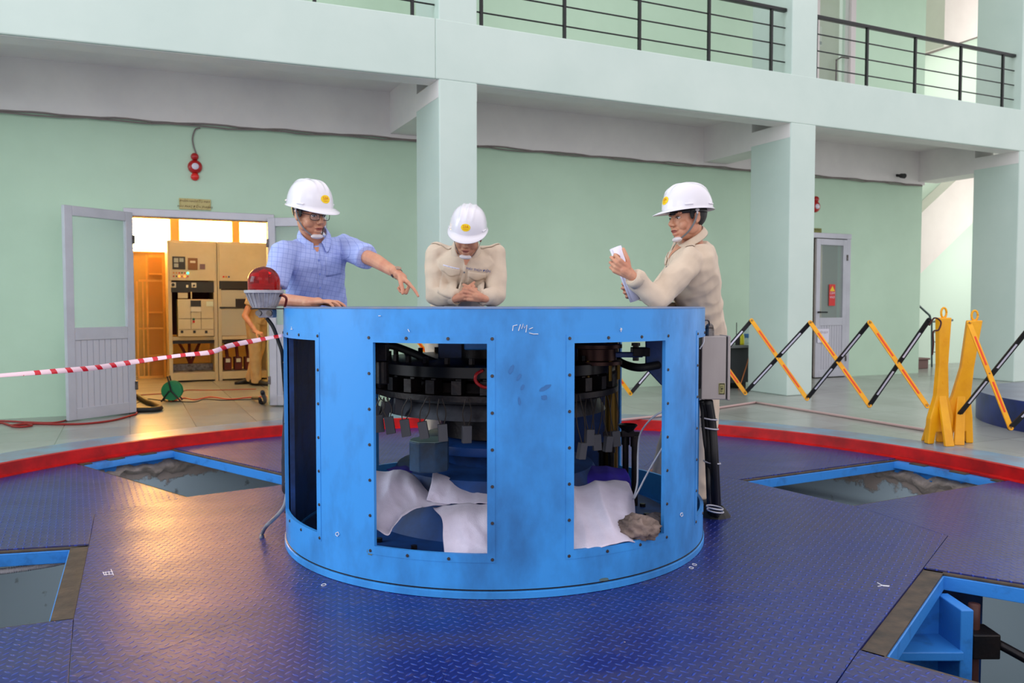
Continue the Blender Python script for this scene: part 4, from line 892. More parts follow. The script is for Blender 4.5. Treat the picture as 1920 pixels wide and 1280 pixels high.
# copper slip rings higher up at the right
c2 = Vector((CX+.47, CY-.28, 0)); 
sl = mat('copper_slip_ring', (58, 32, 26), .4, .6); brass = mat('old_brass', (120, 92, 36), .4, .7)
MB().lathe([(0, .83), (.115, .83), (.115, .845), (.09, .85), (.09, .90), (.115, .905), (.115, .92), (0, .92)], c2, 36).build('slip_ring', sl, gear, smooth='auto')
for k in range(6): p = c2+Vector((.1*math.cos(k*1.05), .1*math.sin(k*1.05), .76)); MB().cyl(p, p+Vector((0, 0, .09)), .008, n=8).build('stud', brass, gear)
cp_ = Vector((.53, 4.35, 0)); 
MB().cyl(cp_+Vector((0, 0, .04)), cp_+Vector((0, 0, .97)), .036, n=24).build('brass_column', brass, gear, smooth='auto')
MB().cyl(c2+Vector((-.16, .02, .62)), c2+Vector((-.16, .02, .80)), .02, n=12).build('stud', brass, gear)
# blue support posts from the lid
def hang(x, y, w_, d_, z0, name, m=blue_d): return MB().box((x-w_/2, y-d_/2, z0), (x+w_/2, y+d_/2, HT-.016)).build(name, m, gear, bevel=.006)
hang(-.15, 3.60, .115, .10, .905, 'hanger_block', blue_l); hang(-.28, 3.95, .14, .14, .80, 'hanger_block')
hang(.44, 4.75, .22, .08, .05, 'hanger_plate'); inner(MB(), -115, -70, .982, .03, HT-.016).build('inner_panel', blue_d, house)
# triangular blue gusset in the right window
P_ = [(.86, .98), (.655, .98), (.655, .79), (.735, .705), (.86, .705)]; y0 = 4.0
vs = [(x, y, z) for y in (y0, y0+.03) for x, z in P_]; n = 5
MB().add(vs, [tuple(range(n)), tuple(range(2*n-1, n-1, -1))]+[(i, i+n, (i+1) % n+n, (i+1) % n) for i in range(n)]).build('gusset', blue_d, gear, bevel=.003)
def A3(px, py, Y): return at(px, py, Y)
MB().box(tuple(A3(1118, 669, 3.75)-Vector((0, .04, 0))), tuple(A3(1203, 660, 3.75)+Vector((0, .03, 0)))).build('link_arm', blue_d, gear, bevel=.003)
MB().box(tuple(A3(1184, 667, 3.75)-Vector((0, .05, 0))), tuple(A3(1216, 651, 3.75)+Vector((0, .04, 0)))).build('clevis', dark_m, gear, bevel=.004)
p = A3(1192, 676, 3.75); MB().cyl(p, p+Vector((0, 0, .075)), .014, n=6).cyl(p+Vector((0, 0, .068)), p+Vector((0, 0, .082)), .02, n=6).build('pin_bolt', dark_m, gear)
MB().tube(spline([A3(1150, 670, 4.1), A3(1172, 683, 4.0), A3(1200, 689, 3.95), A3(1235, 684, 4.0)]), .02, 10).build('black_hose', rubber, gear, smooth=True)
MB().tube(spline([A3(700, 646, 3.9), A3(735, 648, 3.9), A3(770, 660, 3.85), A3(810, 677, 3.8), A3(840, 686, 3.8)]), .018, 10).build('black_hose', rubber, gear, smooth=True)
p = A3(708, 676, 3.5); MB().box((p.x-.05, p.y-.04, p.z), (p.x+.045, p.y+.04, p.z+.075)).cyl(p-Vector((-.02, 0, .10)), p+Vector((.02, 0, 0)), .028, n=16).build('terminal_block', dark_m, gear, bevel=.005)
# grey-green pump block low on the left
c = A3(805, 850, 3.55); hexp = [(c.x+.09*math.cos(R(22+45*k))*1.0, c.y+.09*math.sin(R(22+45*k))) for k in range(8)]
MB().prism(hexp, c.z-.07, c.z+.06).build('valve_block', mat('worn_blue_block', (40, 76, 112), .45, col2=(30, 40, 48), vscale=9), gear, bevel=.006)
MB().prism([(x*.97+c.x*.03, y*.97+c.y*.03) for x, y in hexp], c.z+.06, c.z+.063).build('block_top', mat('green_grey_top', (122, 146, 140), .5), gear)
# rods, linkage and clamp seen in the right window
for x, y0_, y1_, Y in ((1173, 815, 905, 4.15), (1190, 818, 930, 4.1), (1146, 830, 900, 4.3), (1128, 830, 900, 4.35)):
    a, b_ = A3(x, y0_, Y), A3(x, y1_, Y); b_.z = .04
    mb = MB().cyl(b_, a, .016, n=12).cyl(Vector((a.x, a.y, a.z-.05)), a, .022, n=12); mb.build('rod', dark_m, gear, smooth='auto')
a, b_ = A3(1130, 808, 4.15), A3(1200, 820, 4.12); MB().box((a.x, a.y-.02, b_.z), (b_.x, b_.y+.02, a.z)).build('rod_bar', dark_m, gear, bevel=.003)
p = A3(1177, 806, 4.1); MB().lathe([(.012, 0), (.05, .045), (.045, .05), (0, .02)], p-Vector((0, 0, .02)), 16).box((-.03, -.02, -.03), (.03, .02, .0), Matrix.Translation(p)).build('oil_cup', dark_m, gear)
MB().tube(spline([A3(905, 694, 3.42), A3(893, 702, 3.4), A3(892, 714, 3.4), A3(903, 724, 3.4), A3(918, 727, 3.42)]), .007, 8).build('red_wire', mat('red_wire', (180, 30, 30), .4), gear, smooth=True)
whitew = mat('thin_white_wire', (206, 210, 220), .5)
pts = spline([A3(1247, 768, 3.35), A3(1222, 784, 3.45), A3(1201, 812, 3.6), A3(1196, 850, 3.65), A3(1195, 905, 3.6), A3(1189, 934, 3.55), A3(1215, 885, 3.5), A3(1247, 831, 3.36)], 10)
tag(MB().tube(pts, .0042, 6).build('white_wire', whitew, smooth=True), 'thin white wire looping inside the right window of the blue housing', 'wire')
# carbon brushes hanging on twisted wires under the ring
carb = mat('grey_carbon_brush', (84, 84, 88), .6); wire_m = mat('brush_pigtail', (60, 52, 46), .5, .4)
def brush(px, py, Y, rot, label, grp='carbon brushes hanging from the ring'):
    c = A3(px, py, Y); top = Vector((c.x+.02*math.sin(rot*3), c.y, .71))
    t = thing('carbon_brush', c, label, 'carbon brush', grp)
    M0 = Matrix.Translation(c) @ Matrix.Rotation(R(rot), 4, 'Y') @ Matrix.Rotation(R(rot*2+20), 4, 'Z')
    MB().box((-.019, -.012, -.036), (.019, .012, .036), M0).build('block', carb, t, bevel=.0015)
    for s in (-1, 1):
        a = M0 @ Vector((.008*s, 0, .035)); MB().tube(spline([a, a*.55+top*.45+Vector((.014*s, .004, 0)), top+Vector((.006*s, 0, 0))], 6), .0026, 5).build('pigtail', wire_m, t)
bl = [(711, 794, 3.46, -6), (731, 797, 3.43, -9), (760, 802, 3.42, -8), (794, 806, 3.42, -10), (830, 811, 3.40, -3), (875, 814, 3.40, 1), (702, 775, 3.6, 8), (722, 768, 3.62, 10), (747, 760, 3.65, 2)]
bn = ['leftmost of the low row of hanging brushes in the left front window', 'second hanging brush from the left in the low row', 'third hanging brush in the low row, slightly tilted', 'fourth hanging brush, before the grey-green block top', 'fifth hanging brush, before the dark shaft collar', 'rightmost hanging brush of the low row in the left front window', 'upper brush nearest the left window edge, behind the low row', 'upper brush second from the window edge, behind the low row', 'upper brush hanging alone right of the other two upper ones']
for q, l in zip(bl, bn): brush(*q, l)
for q, l in zip([(1091, 845, 3.55, 8), (1105, 820, 3.62, 2), (1119, 829, 3.7, -4), (1140, 832, 3.75, 6), (1155, 822, 3.8, -5)], ['lowest hanging brush in the right window', 'brush above the lowest one in the right window', 'third brush from the left in the right window', 'fourth brush in the right window, beside the rods', 'brush hanging nearest the rods in the right window']): brush(*q, l)
# ---- cloths over the bearing housing
clothm = mat('white_cotton_cloth', (220, 212, 230), .9, col2=(196, 186, 204), vscale=5, bump=.25, bscale=220, sheen=.2)
def cloth(fn_xy, fn_z, nu, nv, m, label, seed, amp=.012, name='white_cloth'):
    vs = []; fs = []
    for i in range(nu+1):
        for j in range(nv+1):
            s, t_ = i/nu, j/nv; x, y = fn_xy(s, t_); z = fn_z(x, y, s, t_)
            q = Vector((x*5, y*5, seed)); f_ = noise.noise(q)*amp*1.4 + (1-abs(noise.noise(Vector((x*7+y*3, y*4, seed+5)))*2.2))*amp
            vs.append((x, y, z+f_))
    for i in range(nu):
        for j in range(nv): a = i*(nv+1)+j; fs.append((a, a+1, a+nv+2, a+nv+1))
    o = MB().add(vs, fs).build(name, m, smooth=True); sm = o.modifiers.new('t', 'SOLIDIFY'); sm.thickness = .003; sm.offset = 1
    return tag(o, label, 'cloth')
def hz(x, y):                                  # height of what lies under the cloths
    r = math.hypot(x-CX, y-CY)
    if r < .40: return .36
    if r < .48: return .36-(r-.40)*.15
    if r < .60: return .348-(r-.48)/.12*.21
    if r < .86: return .115-(r-.60)*.10
    return .09-(min(r, .95)-.86)*.5
def bump2(x, y, cx, cy, r, h): return h*math.exp(-(((x-cx)**2+(y-cy)**2)/r**2))
def quad(a, b, c, d): return lambda s, t: ((a[0]*(1-s)+b[0]*s)*(1-t)+(d[0]*(1-s)+c[0]*s)*t, (a[1]*(1-s)+b[1]*s)*(1-t)+(d[1]*(1-s)+c[1]*s)*t)
def pxy(px, py, z): p = atz(px, py, z); return (p.x, p.y)
def pts_cloth(rows, m, label, seed, name='white_cloth', amp=.014, sub=12):
    """rows of (px, py, distance) control points, refined with splines: folds follow the photograph"""
    g0 = [spline([at(*p) for p in r], sub) for r in rows]; cols = [spline([g0[i][j] for i in range(len(g0))], sub) for j in range(len(g0[0]))]
    nu = len(cols[0]); nv = len(cols); vs = []
    for i in range(nu):
        for j in range(nv):
            p = cols[j][i]; q = Vector((p.x*7+p.z*4, p.z*5-p.x*2, seed))
            f_ = (1-3.2*abs(noise.noise(q)))*amp*1.1+noise.noise(q*2.7)*amp*.7+(1-3*abs(noise.noise(q*2.2+Vector((3, 1, 4)))))*amp*.45; vs.append(p+Vector((0, -f_, f_*.7)))
    fs = [(i*nv+j, i*nv+j+1, (i+1)*nv+j+1, (i+1)*nv+j) for i in range(nu-1) for j in range(nv-1)]
    o = MB().add(vs, fs).build(name, m, smooth=True); sm = o.modifiers.new('t', 'SOLIDIFY'); sm.thickness = .003; sm.offset = 0
    return tag(o, label, 'cloth')
pts_cloth([[(690, 884, 3.62), (730, 886, 3.66), (762, 884, 3.68), (790, 905, 3.66), (805, 930, 3.62)],
           [(688, 905, 3.5), (725, 905, 3.52), (765, 912, 3.5), (800, 935, 3.5), (835, 945, 3.5)],
           [(686, 940, 3.38), (722, 945, 3.4), (762, 950, 3.42), (800, 950, 3.42), (850, 946, 3.45)],
           [(684, 975, 3.28), (712, 985, 3.28), (738, 985, 3.30), (765, 960, 3.36), (800, 951, 3.40)],
           [(684, 990, 3.24), (706, 995, 3.22), (727, 1003, 3.20), (737, 990, 3.24), (760, 966, 3.34)]], clothm, 'white cloth draped at the left of the left front window, over the blue casing', 3)
pts_cloth([[(812, 884, 3.62), (835, 893, 3.62), (870, 912, 3.62), (900, 912, 3.62), (945, 910, 3.62)],
           [(808, 910, 3.52), (835, 920, 3.52), (865, 925, 3.5), (900, 935, 3.48), (950, 930, 3.48)],
           [(800, 940, 3.46), (830, 945, 3.45), (862, 946, 3.42), (900, 945, 3.40), (955, 945, 3.38)]], clothm, 'middle white cloth peaked beneath the dark shaft collar', 8, amp=.013)
pts_cloth([[(812, 952, 3.44), (850, 948, 3.42), (890, 945, 3.40), (960, 942, 3.38)],
           [(829, 975, 3.28), (855, 968, 3.26), (895, 965, 3.24), (965, 962, 3.24)],
           [(831, 1010, 3.20), (860, 1005, 3.17), (900, 1002, 3.15), (970, 1000, 3.14)],
           [(834, 1041, 3.13), (862, 1043, 3.11), (902, 1046, 3.10), (975, 1046, 3.09)]], clothm, 'white cloth with frayed edge hanging down the front of the casing', 14, amp=.010)
pts_cloth([[(1040, 912, 3.72), (1075, 912, 3.70), (1112, 905, 3.70), (1145, 900, 3.70), (1168, 903, 3.72), (1178, 910, 3.75)],
           [(1035, 925, 3.60), (1075, 920, 3.56), (1115, 913, 3.55), (1150, 912, 3.55), (1178, 922, 3.58), (1188, 935, 3.62)],
           [(1030, 960, 3.42), (1075, 958, 3.38), (1115, 955, 3.36), (1150, 955, 3.38), (1178, 960, 3.42), (1190, 975, 3.46)],
           [(1030, 1000, 3.27), (1075, 1000, 3.24), (1115, 995, 3.22), (1150, 992, 3.24), (1172, 996, 3.28), (1188, 1005, 3.32)],
           [(1030, 1035, 3.16), (1075, 1033, 3.13), (1115, 1030, 3.12), (1150, 1022, 3.15), (1170, 1018, 3.18), (1190, 1018, 3.2)]], clothm, 'large white cloth draped in the right window of the housing', 21, amp=.013)
purple = mat('deep_violet_cloth', (50, 34, 160), .8, col2=(34, 22, 110), vscale=6)
pts_cloth([[(725, 880, 3.95), (760, 875, 3.9), (800, 878, 3.85), (825, 872, 3.85)], [(735, 888, 3.78), (770, 886, 3.74), (800, 890, 3.72), (830, 885, 3.72)], [(750, 900, 3.72), (780, 905, 3.70), (792, 912, 3.68), (815, 895, 3.68)]], purple, 'deep violet cloth behind the white cloths in the left front window', 5, 'violet_cloth', amp=.012)
pts_cloth([[(1070, 878, 3.95), (1110, 874, 3.92), (1150, 876, 3.90), (1172, 880, 3.88)], [(1068, 890, 3.84), (1105, 890, 3.80), (1150, 888, 3.80), (1180, 895, 3.80)], [(1068, 905, 3.76), (1095, 912, 3.74), (1150, 904, 3.74), (1184, 912, 3.74)]], purple, 'deep violet cloth behind the white cloth in the right window', 6, 'violet_cloth', amp=.008)
# crumpled dirty rag on the housing floor
def crumple(name, c, r, m, label, seed):
    n = 22; mb = MB().ball((0, 0, 0), 1.0, n); vs = []
    for p in mb.v:
        q = Vector(p); k = 1+.55*(1-abs(noise.noise(q*1.7+Vector((seed, 0, 0))))*3)*.4+.25*noise.noise(q*4+Vector((0, seed, 0)))
        w_ = Vector((q.x*r[0], q.y*r[1], q.z*r[2]))*k; w_.z = max(w_.z, -r[2]*.62); vs.append(w_+Vector(c))
    o = MB().add(vs, mb.f).build(name, m, smooth=True); return tag(o, label, 'rag')
ragm = mat('dirty_rag', (142, 124, 116), .9, col2=(70, 58, 54), vscale=12, bump=.3, bscale=90); rag2 = mat('black_rag', (44, 40, 42), .9, col2=(90, 82, 84), vscale=14)
crumple('crumpled_rag', at(1197, 992, 3.26), (.075, .06, .052), ragm, 'dirty brown-grey rag crumpled at the foot of the right window', 2.0)
crumple('crumpled_rag', at(1229, 984, 3.38), (.05, .05, .045), rag2, 'blackened rag lying behind the brown-grey one', 7.0)
# ---------------------------------------------------------------- junction box and cables at the right of the housing
steelbox = mat('brushed_grey_box', (168, 160, 158), .4, .35, col2=(150, 142, 140), vscale=5, stretch=(1, 1, .3))
Yb = 3.86; a = at(1315, 749, Yb); b_ = at(1370, 630, Yb)
t = thing('junction_box', (a.x, Yb, a.z), 'grey metal junction box fixed to the right side of the blue housing', 'junction box')
W_ = b_.x-a.x; Hh = b_.z-a.z; M0 = Matrix.Translation(Vector((a.x, Yb, a.z)))
MB().box((0, 0, 0), (W_*.86, .16, Hh), M0).build('case', steelbox, t, bevel=.004)
MB().box((W_*.90, -.004, -.004), (W_*1.0, .164, Hh+.002), M0).build('door', steelbox, t, bevel=.004); MB().box((W_*.86, .004, .004), (W_*.90, .156, Hh-.004), M0).build('gasket', rubber, t)
lb = MB().box((W_*.60, -.003, .025), (W_*.82, 0, .078), M0).build('label', mat('yellowed_label', (170, 164, 110), .5), t)
mb = MB()
for q in ((.62, .026, .80, .030), (.62, .073, .80, .077), (.62, .026, .635, .077), (.785, .026, .80, .077), (.67, .035, .685, .068), (.67, .05, .75, .054), (.72, .054, .735, .068), (.71, .035, .725, .05)): mb.box((W_*q[0], -.0045, q[1]), (W_*q[2], -.003, q[3]), M0)
mb.build('label_mark', dark_m, lb)
MB().box((-.02, .02, .05), (.0, .14, Hh-.05), M0).build('bracket', dark_m, t)
MB().cyl(M0 @ Vector((W_*.35, .05, Hh)), M0 @ Vector((W_*.35, .05, Hh+.035)), .022, n=16).ball(M0 @ Vector((W_*.35, .05, Hh+.04)), .02, 8).build('cable_gland', steel, t)
MB().tube(spline([M0 @ Vector((W_*.35, .05, Hh+.05)), M0 @ Vector((W_*.2, .0, Hh+.075)), M0 @ Vector((0, .0, Hh+.07)), M0 @ Vector((-.03, .03, Hh+.05))]), .004, 6).build('wire', steel, t)
MB().tube(spline([at(1320, 630, Yb-.02), at(1319, 642, Yb-.03), at(1312, 654, Yb-.03)]), .003, 6).build('wire', whitew, t)
t = thing('cable_bundle', atz(1340, 968, 0), 'bundle of black cables with white ties running from the junction box to the deck', 'cables')
base = atz(1338, 966, 0)
for k, (dx, dy, r) in enumerate(((0, 0, .021), (.026, .01, .02), (.012, -.018, .016), (-.014, .02, .014))):
    p = [at(1322+dx*300, 752, 3.87)+Vector((0, dy, 0)), at(1329+dx*300, 800, 3.9)+Vector((0, dy, 0)), at(1334+dx*300, 880, 3.9)+Vector((0, dy, 0)), base+Vector((dx, dy, -.03))]
    MB().tube(spline(p), r, 12).build('cable', rubber, t, smooth=True)
MB().tube(spline([at(1317, 752, 3.87), at(1318, 790, 3.88), at(1322, 830, 3.88), at(1328, 870, 3.89), at(1329, 930, 3.9), atz(1334, 962, -.02)]), .009, 10).build('cable', rubber, t, smooth=True)
tie = mat('cable_tie', (176, 176, 186), .5)
for x, y in ((1329, 784), (1331, 802), (1335, 866), (1340, 951), (1341, 957)):
    c = at(x, y, 3.9); MB().lathe([(.042, -.004), (.045, 0), (.042, .004)], (0, 0, 0), 20).build('tie', tie, None) if False else None
    mb = MB(Matrix.Translation(c) @ Matrix.Rotation(R(8), 4, 'Y')); mb.lathe([(.040, -.004), (.043, 0), (.040, .004), (.037, 0)], (0, 0, 0), 20, closed=True); mb.build('tie', tie, t, smooth=True)
crumple('t', (0, 0, 0), (1, 1, 1), None, 'x', 1) if False else None
MB().lathe([(.085, 0), (.07, .02), (.045, .05), (.04, .05), (.06, 0)], base+Vector((.005, 0, 0)), 12, closed=True).build('rubber_boot', rubber, t)
# ---------------------------------------------------------------- warning beacon at the left of the housing
Yl = 3.72; bc = at(495, 541, Yl)
t = thing('warning_beacon', (bc.x, bc.y, at(495, 595, Yl).z), 'red domed warning beacon on a ribbed grey base at the left of the housing', 'beacon')
zt_ = at(495, 544, Yl).z; zt1 = at(495, 499, Yl).z; zb0 = at(495, 577, Yl).z; rd = (522-463)/2/F*Yl; rf = (530.5-459)/2/F*Yl
redg = mat('red_beacon_glass', (196, 0, 14), .08, trans=.9, ior=1.3, spec=.35); 
dome = [(rd, zt_)]; hh = zt1-zt_
for k in range(1, 17): 
    s = k/16; dome.append((rd*math.sqrt(max(0, 1-max(0, (s-.35)/.65)**2)), zt_+hh*s))
MB().lathe(dome, (bc.x, bc.y, 0), 40).build('dome', redg, t, smooth=True)
MB().lathe([(0, zt_+.006), (rd*.8, zt_+.006), (rd*.8, zt_+.022), (rd*.5, zt_+.03), (rd*.22, zt_+.03), (rd*.22, zt_+.075), (0, zt_+.085)], (bc.x, bc.y, 0), 24).build('lamp_core', mat('red_core', (190, 20, 30), .3), t, smooth='auto')
grey = mat('cast_grey_housing', (172, 170, 178), .5, col2=(140, 138, 144), vscale=20, bump=.1)
MB().lathe([(0, zt_), (rf, zt_), (rf+.001, zt_-.004), (rf, zt_-.013), (rf-.008, zt_-.015)], (bc.x, bc.y, 0), 40).build('flange', grey, t, smooth='auto')
MB().lathe([(rf-.010, zt_-.013), (rf*.60, zb0), (0, zb0)], (bc.x, bc.y, 0), 40).build('base', grey, t, smooth='auto')
for k in range(20):
    a = 2*math.pi*k/20; d = Vector((math.cos(a), math.sin(a), 0)); o_ = Vector((bc.x, bc.y, 0)); nn = Vector((-d.y, d.x, 0))*.0022
    vs = [o_+d*(rf-.012)+Vector((0, 0, zt_-.013)), o_+d*(rf-.003)+Vector((0, 0, zt_-.013)), o_+d*(rf*.66)+Vector((0, 0, zb0+.006)), o_+d*(rf*.60)+Vector((0, 0, zb0+.002))]
    MB().add([v+nn for v in vs]+[v-nn for v in vs], [(0, 1, 2, 3), (7, 6, 5, 4), (1, 5, 6, 2), (0, 4, 5, 1), (2, 6, 7, 3), (0, 3, 7, 4)]).build('fin', grey, t)
MB().box((bc.x-.048, bc.y-.05, zb0-.006), (at(529, 577, Yl).x+.02, bc.y+.05, zb0-.001)).build('bracket_plate', dark_m, t)
MB().box((bc.x-.018, bc.y-.035, zb0-.044), (bc.x+.048, bc.y+.03, zb0-.006)).build('terminal_box', grey, t, bevel=.004)
for x in (-.012, .036): MB().cyl(Vector((bc.x+x, bc.y-.052, zb0-.024)), Vector((bc.x+x, bc.y-.035, zb0-.024)), .013, n=16).build('gland', steel, t, smooth='auto')
MB().tube(spline([at(522, 555, Yl), at(530, 554, Yl-.02), at(537, 560, Yl-.02), at(534, 576, Yl)]), .0055, 8).build('lead', mat('maroon_lead', (96, 22, 22), .5), t, smooth=True)
tag(MB().tube(spline([at(500, 596, Yl), at(512, 613, Yl), at(522, 640, Yl), at(529, 662, Yl), at(531, 690, Yl+.05), at(536, 760, Yl+.15), at(538, 800, Yl+.3)], 8), .009, 8).build('beacon_cable', rubber, smooth=True), 'black cable dropping from the beacon into the housing side window', 'cable')
tag(MB().tube(spline([at(538, 925, 3.75), at(533, 948, 3.72), at(518, 968, 3.70), at(500, 985, 3.64), atz(492, 999, .012), atz(489, 1009, .0)], 8), .009, 10).build('grey_conduit', mat('grey_conduit', (120, 124, 134), .5), smooth=True), 'short grey conduit curving from the housing left side down to the deck', 'conduit')
# ---------------------------------------------------------------- red and white barrier tape
tp = bpy.data.materials.new('red_white_tape'); tp.use_nodes = True; t_ = tp.node_tree; b_ = t_.nodes['Principled BSDF']
g = t_.nodes.new('ShaderNodeTexCoord'); s_ = t_.nodes.new('ShaderNodeSeparateXYZ'); t_.links.new(g.outputs['Object'], s_.inputs[0])
d1 = M_(t_, 'FRACT', M_(t_, 'MULTIPLY', M_(t_, 'ADD', s_.outputs['X'], M_(t_, 'MULTIPLY', s_.outputs['Z'], .6)), 17)); k_ = M_(t_, 'GREATER_THAN', d1, .64)
n = t_.nodes.new('ShaderNodeTexNoise'); n.inputs['Scale'].default_value = 2.2; t_.links.new(g.outputs['Object'], n.inputs[0]); k2 = M_(t_, 'MULTIPLY', k_, M_(t_, 'LESS_THAN', n.outputs[0], .52))
mx = t_.nodes.new('ShaderNodeMix'); mx.data_type = 'RGBA'; mx.inputs[6].default_value = lin((240, 206, 216))+(1,); mx.inputs[7].default_value = lin((206, 26, 44))+(1,)
t_.links.new(k2, mx.inputs[0]); t_.links.new(mx.outputs[2], b_.inputs['Base Color']); b_.inputs['Roughness'].default_value = .3
pp = spline([at(-60, 709, 3.3), at(0, 704, 3.35), at(100, 696, 3.42), at(180, 689, 3.46), at(260, 677, 3.5), at(340, 666, 3.54), at(395, 660, 3.57), at(430, 648, 3.6), at(480, 638, 3.64), at(530, 629, 3.68)], 10)
vs = []; fs = []; m = len(pp)
for i, p in enumerate(pp):
    tw = .5*math.sin(i*.16)+.3; hw = .011
    vs += [p+Vector((0, math.sin(tw)*hw, math.cos(tw)*hw)), p+Vector((0, .004, 0)), p-Vector((0, math.sin(tw)*hw, math.cos(tw)*hw))]
for i in range(m-1): fs += [(3*i, 3*i+3, 3*i+4, 3*i+1), (3*i+1, 3*i+4, 3*i+5, 3*i+2)]
o = MB().add(vs, fs).build('barrier_tape', tp, smooth=True); sm = o.modifiers.new('s', 'SOLIDIFY'); sm.thickness = .0012; tag(o, 'red and white striped barrier tape stretched from the left to the housing', 'tape')
# ---------------------------------------------------------------- expanding barriers
def scissor(tops, bots, first, t, bar_w=.026, endl=None):
    """tops/bots: pivot points. Yellow bars run top[i]->bot[i], black bars bot[i+1 or i]->top[i]"""
    pass
def bar(a, b_, base, stripm, t, off, w_=.034, th=.010):
    d = (b_-a); L = d.length; d.normalize(); fw = Vector((0, -1, 0)); fw = (fw-d*fw.dot(d)).normalized(); sd = d.cross(fw)
    Mx = Matrix((sd, d, fw)).transposed().to_4x4(); Mx.translation = a+fw*off
    mb = MB(Mx); mb.box((-w_/2, 0, -th/2), (w_/2, L, th/2)); mb.cyl((0, 0, -th/2), (0, 0, th/2), w_/2, n=16); mb.cyl((0, L, -th/2), (0, L, th/2), w_/2, n=16)
    o = mb.build('bar', base, t)
    for s0, s1 in ((.14, .42), (.58, .86)):
        MB(Mx).box((-w_*.2, L*s0, th/2), (w_*.2, L*s1, th/2+.001)).build('reflective_strip', stripm, o)
    for s in (0, .5, 1): MB(Mx).cyl((0, L*s, th/2), (0, L*s, th/2+.003), .005, n=8).build('rivet', steel, o)
def post(c, lean, ang, label_t, wk=1.0, h=.93):
    """A-shaped plastic end post: c = foot centre, lean = sideways offset of the top, ang = facing"""
    Mz = Matrix.Translation(c) @ Matrix.Rotation(ang, 4, 'Z')
    
    def pr(pts, y0, y1):
        n = len(pts); vs = [(x, y, z) for y in (y0, y1) for x, z in pts]
        return vs, [tuple(range(n)), tuple(range(2*n-1, n-1, -1))]+[(i, i+n, (i+1) % n+n, (i+1) % n) for i in range(n)]
    L = lean
    mb = MB(Mz)
    mb.add(*pr([(L-.052, h), (L+.048, h), (L*.62+.042*wk, h*.62), (L*.30+.060*wk, h*.36), (.110*wk, h*.22), (.120*wk, .0), (.068*wk, .0), (.064*wk, .085), (-.052*wk, .085), (-.070*wk, .0), (-.130*wk, 0), (-.114*wk, h*.20), (L*.25-.060*wk, h*.38), (L*.62-.046*wk, h*.62)], -.026, .026))
    o = mb.build('post', yellow, label_t, bevel=.008, seg=3)
    # two legs splayed front and back
    for s in (-1, 1):
        mb = MB(Mz); mb.add(*pr([(L*.3-.028, h*.42), (L*.3+.028, h*.42), (.0+.02, 0), (-.05, 0)], -.014, .014))
        for i in range(8):
            v = mb.v[i]; loc = Mz.inverted() @ v
            k = 1-min(1, max(0, loc.z/(h*.42))); v2_ = Mz @ Vector((loc.x, loc.y+s*.13*k, loc.z)); mb.v[i] = v2_
        mb.build('leg', yellow, label_t, bevel=.006)
    ringm = MB(); ce = Mz @ Vector((L, 0, h+.035)); a_ = Matrix.Rotation(ang, 4, 'Z')
    pts = [ce + a_ @ Vector((.021*math.cos(x), 0, .036*math.sin(x))) for x in [2*math.pi*k/20 for k in range(21)]]
    ringm.tube(pts, .008, 8).build('lifting_ring', yellow, label_t, smooth=True)
    for z in (.45, .60, .75): MB(Mz).cyl((L*(z/h)+.0, -.023, z), (L*(z/h)+.0, -.028, z), .012, n=14).build('boss', yellow, label_t)
    for x in (-.085, .078): MB(Mz).box((x-.02, -.02, -.0), (x+.02, .02, .012)).build('foot_pad', black_pl, label_t)
# left-running barrier
t = thing('expanding_barrier', (3.10, 5.97, ST), 'yellow and black expanding barrier running left from its upright post', 'barrier', 'yellow scissor barriers')
post(Vector((3.13, 5.97, ST)), .012, R(8), t, .82, h=.92)
tops = [at(1728, 618, 6.0), at(1630, 605, 6.37), at(1519, 605, 6.85), at(1409, 601, 7.2), at(1300, 601, 7.3), at(1192, 602, 7.35), at(1085, 603, 7.4), at(978, 604, 7.45), at(871, 605, 7.5), at(764, 612, 7.4)]
bots = [at(1748, 772, 6.0), at(1630, 761, 6.37), at(1513, 748, 6.85), at(1397, 737, 7.2), at(1290, 738, 7.3), at(1182, 738, 7.35), at(1075, 740, 7.4), at(968, 742, 7.45), at(861, 746, 7.5), at(735, 755, 7.4)]
for i in range(1, len(tops)):
    bar(tops[i], bots[i-1] if i > 1 else at(1738, 762, 6.0), yellow, red_strip, t, .008)
    bar(bots[i], tops[i-1] if i > 1 else at(1742, 600, 6.0), black_pl, white_pl, t, -.004)
t = thing('expanding_barrier', (3.22, 5.92, ST), 'yellow and black expanding barrier running off to the right from its leaning post', 'barrier', 'yellow scissor barriers')
post(Vector((3.27, 6.02, ST)), .115, R(-10), t, 1.0, h=.90)
tr0 = at(1816, 606, 5.9); tr1 = at(1925, 622, 5.5); br0 = at(1800, 776, 5.95); br1 = at(1894, 803, 5.5); tr2 = at(2060, 640, 5.1); br2 = at(2010, 835, 5.1)
bar(tr0, br1, yellow, red_strip, t, .008); bar(br0, tr1, black_pl, white_pl, t, -.004); bar(tr1, br2, yellow, red_strip, t, .008); bar(br1, tr2, black_pl, white_pl, t, -.004)
tag(MB().tube(spline([at(1742, 610, 5.9), at(1752, 596, 5.88), at(1764, 603, 5.88), at(1760, 618, 5.87), at(1750, 622, 5.87), at(1750, 645, 5.88), at(1748, 665, 5.9)]), .006, 8).build('binding_cord', mat('dark_red_brown_cord', (70, 30, 26), .7), smooth=True), 'dark red-brown cord tied round the top of the upright yellow post', 'cord')
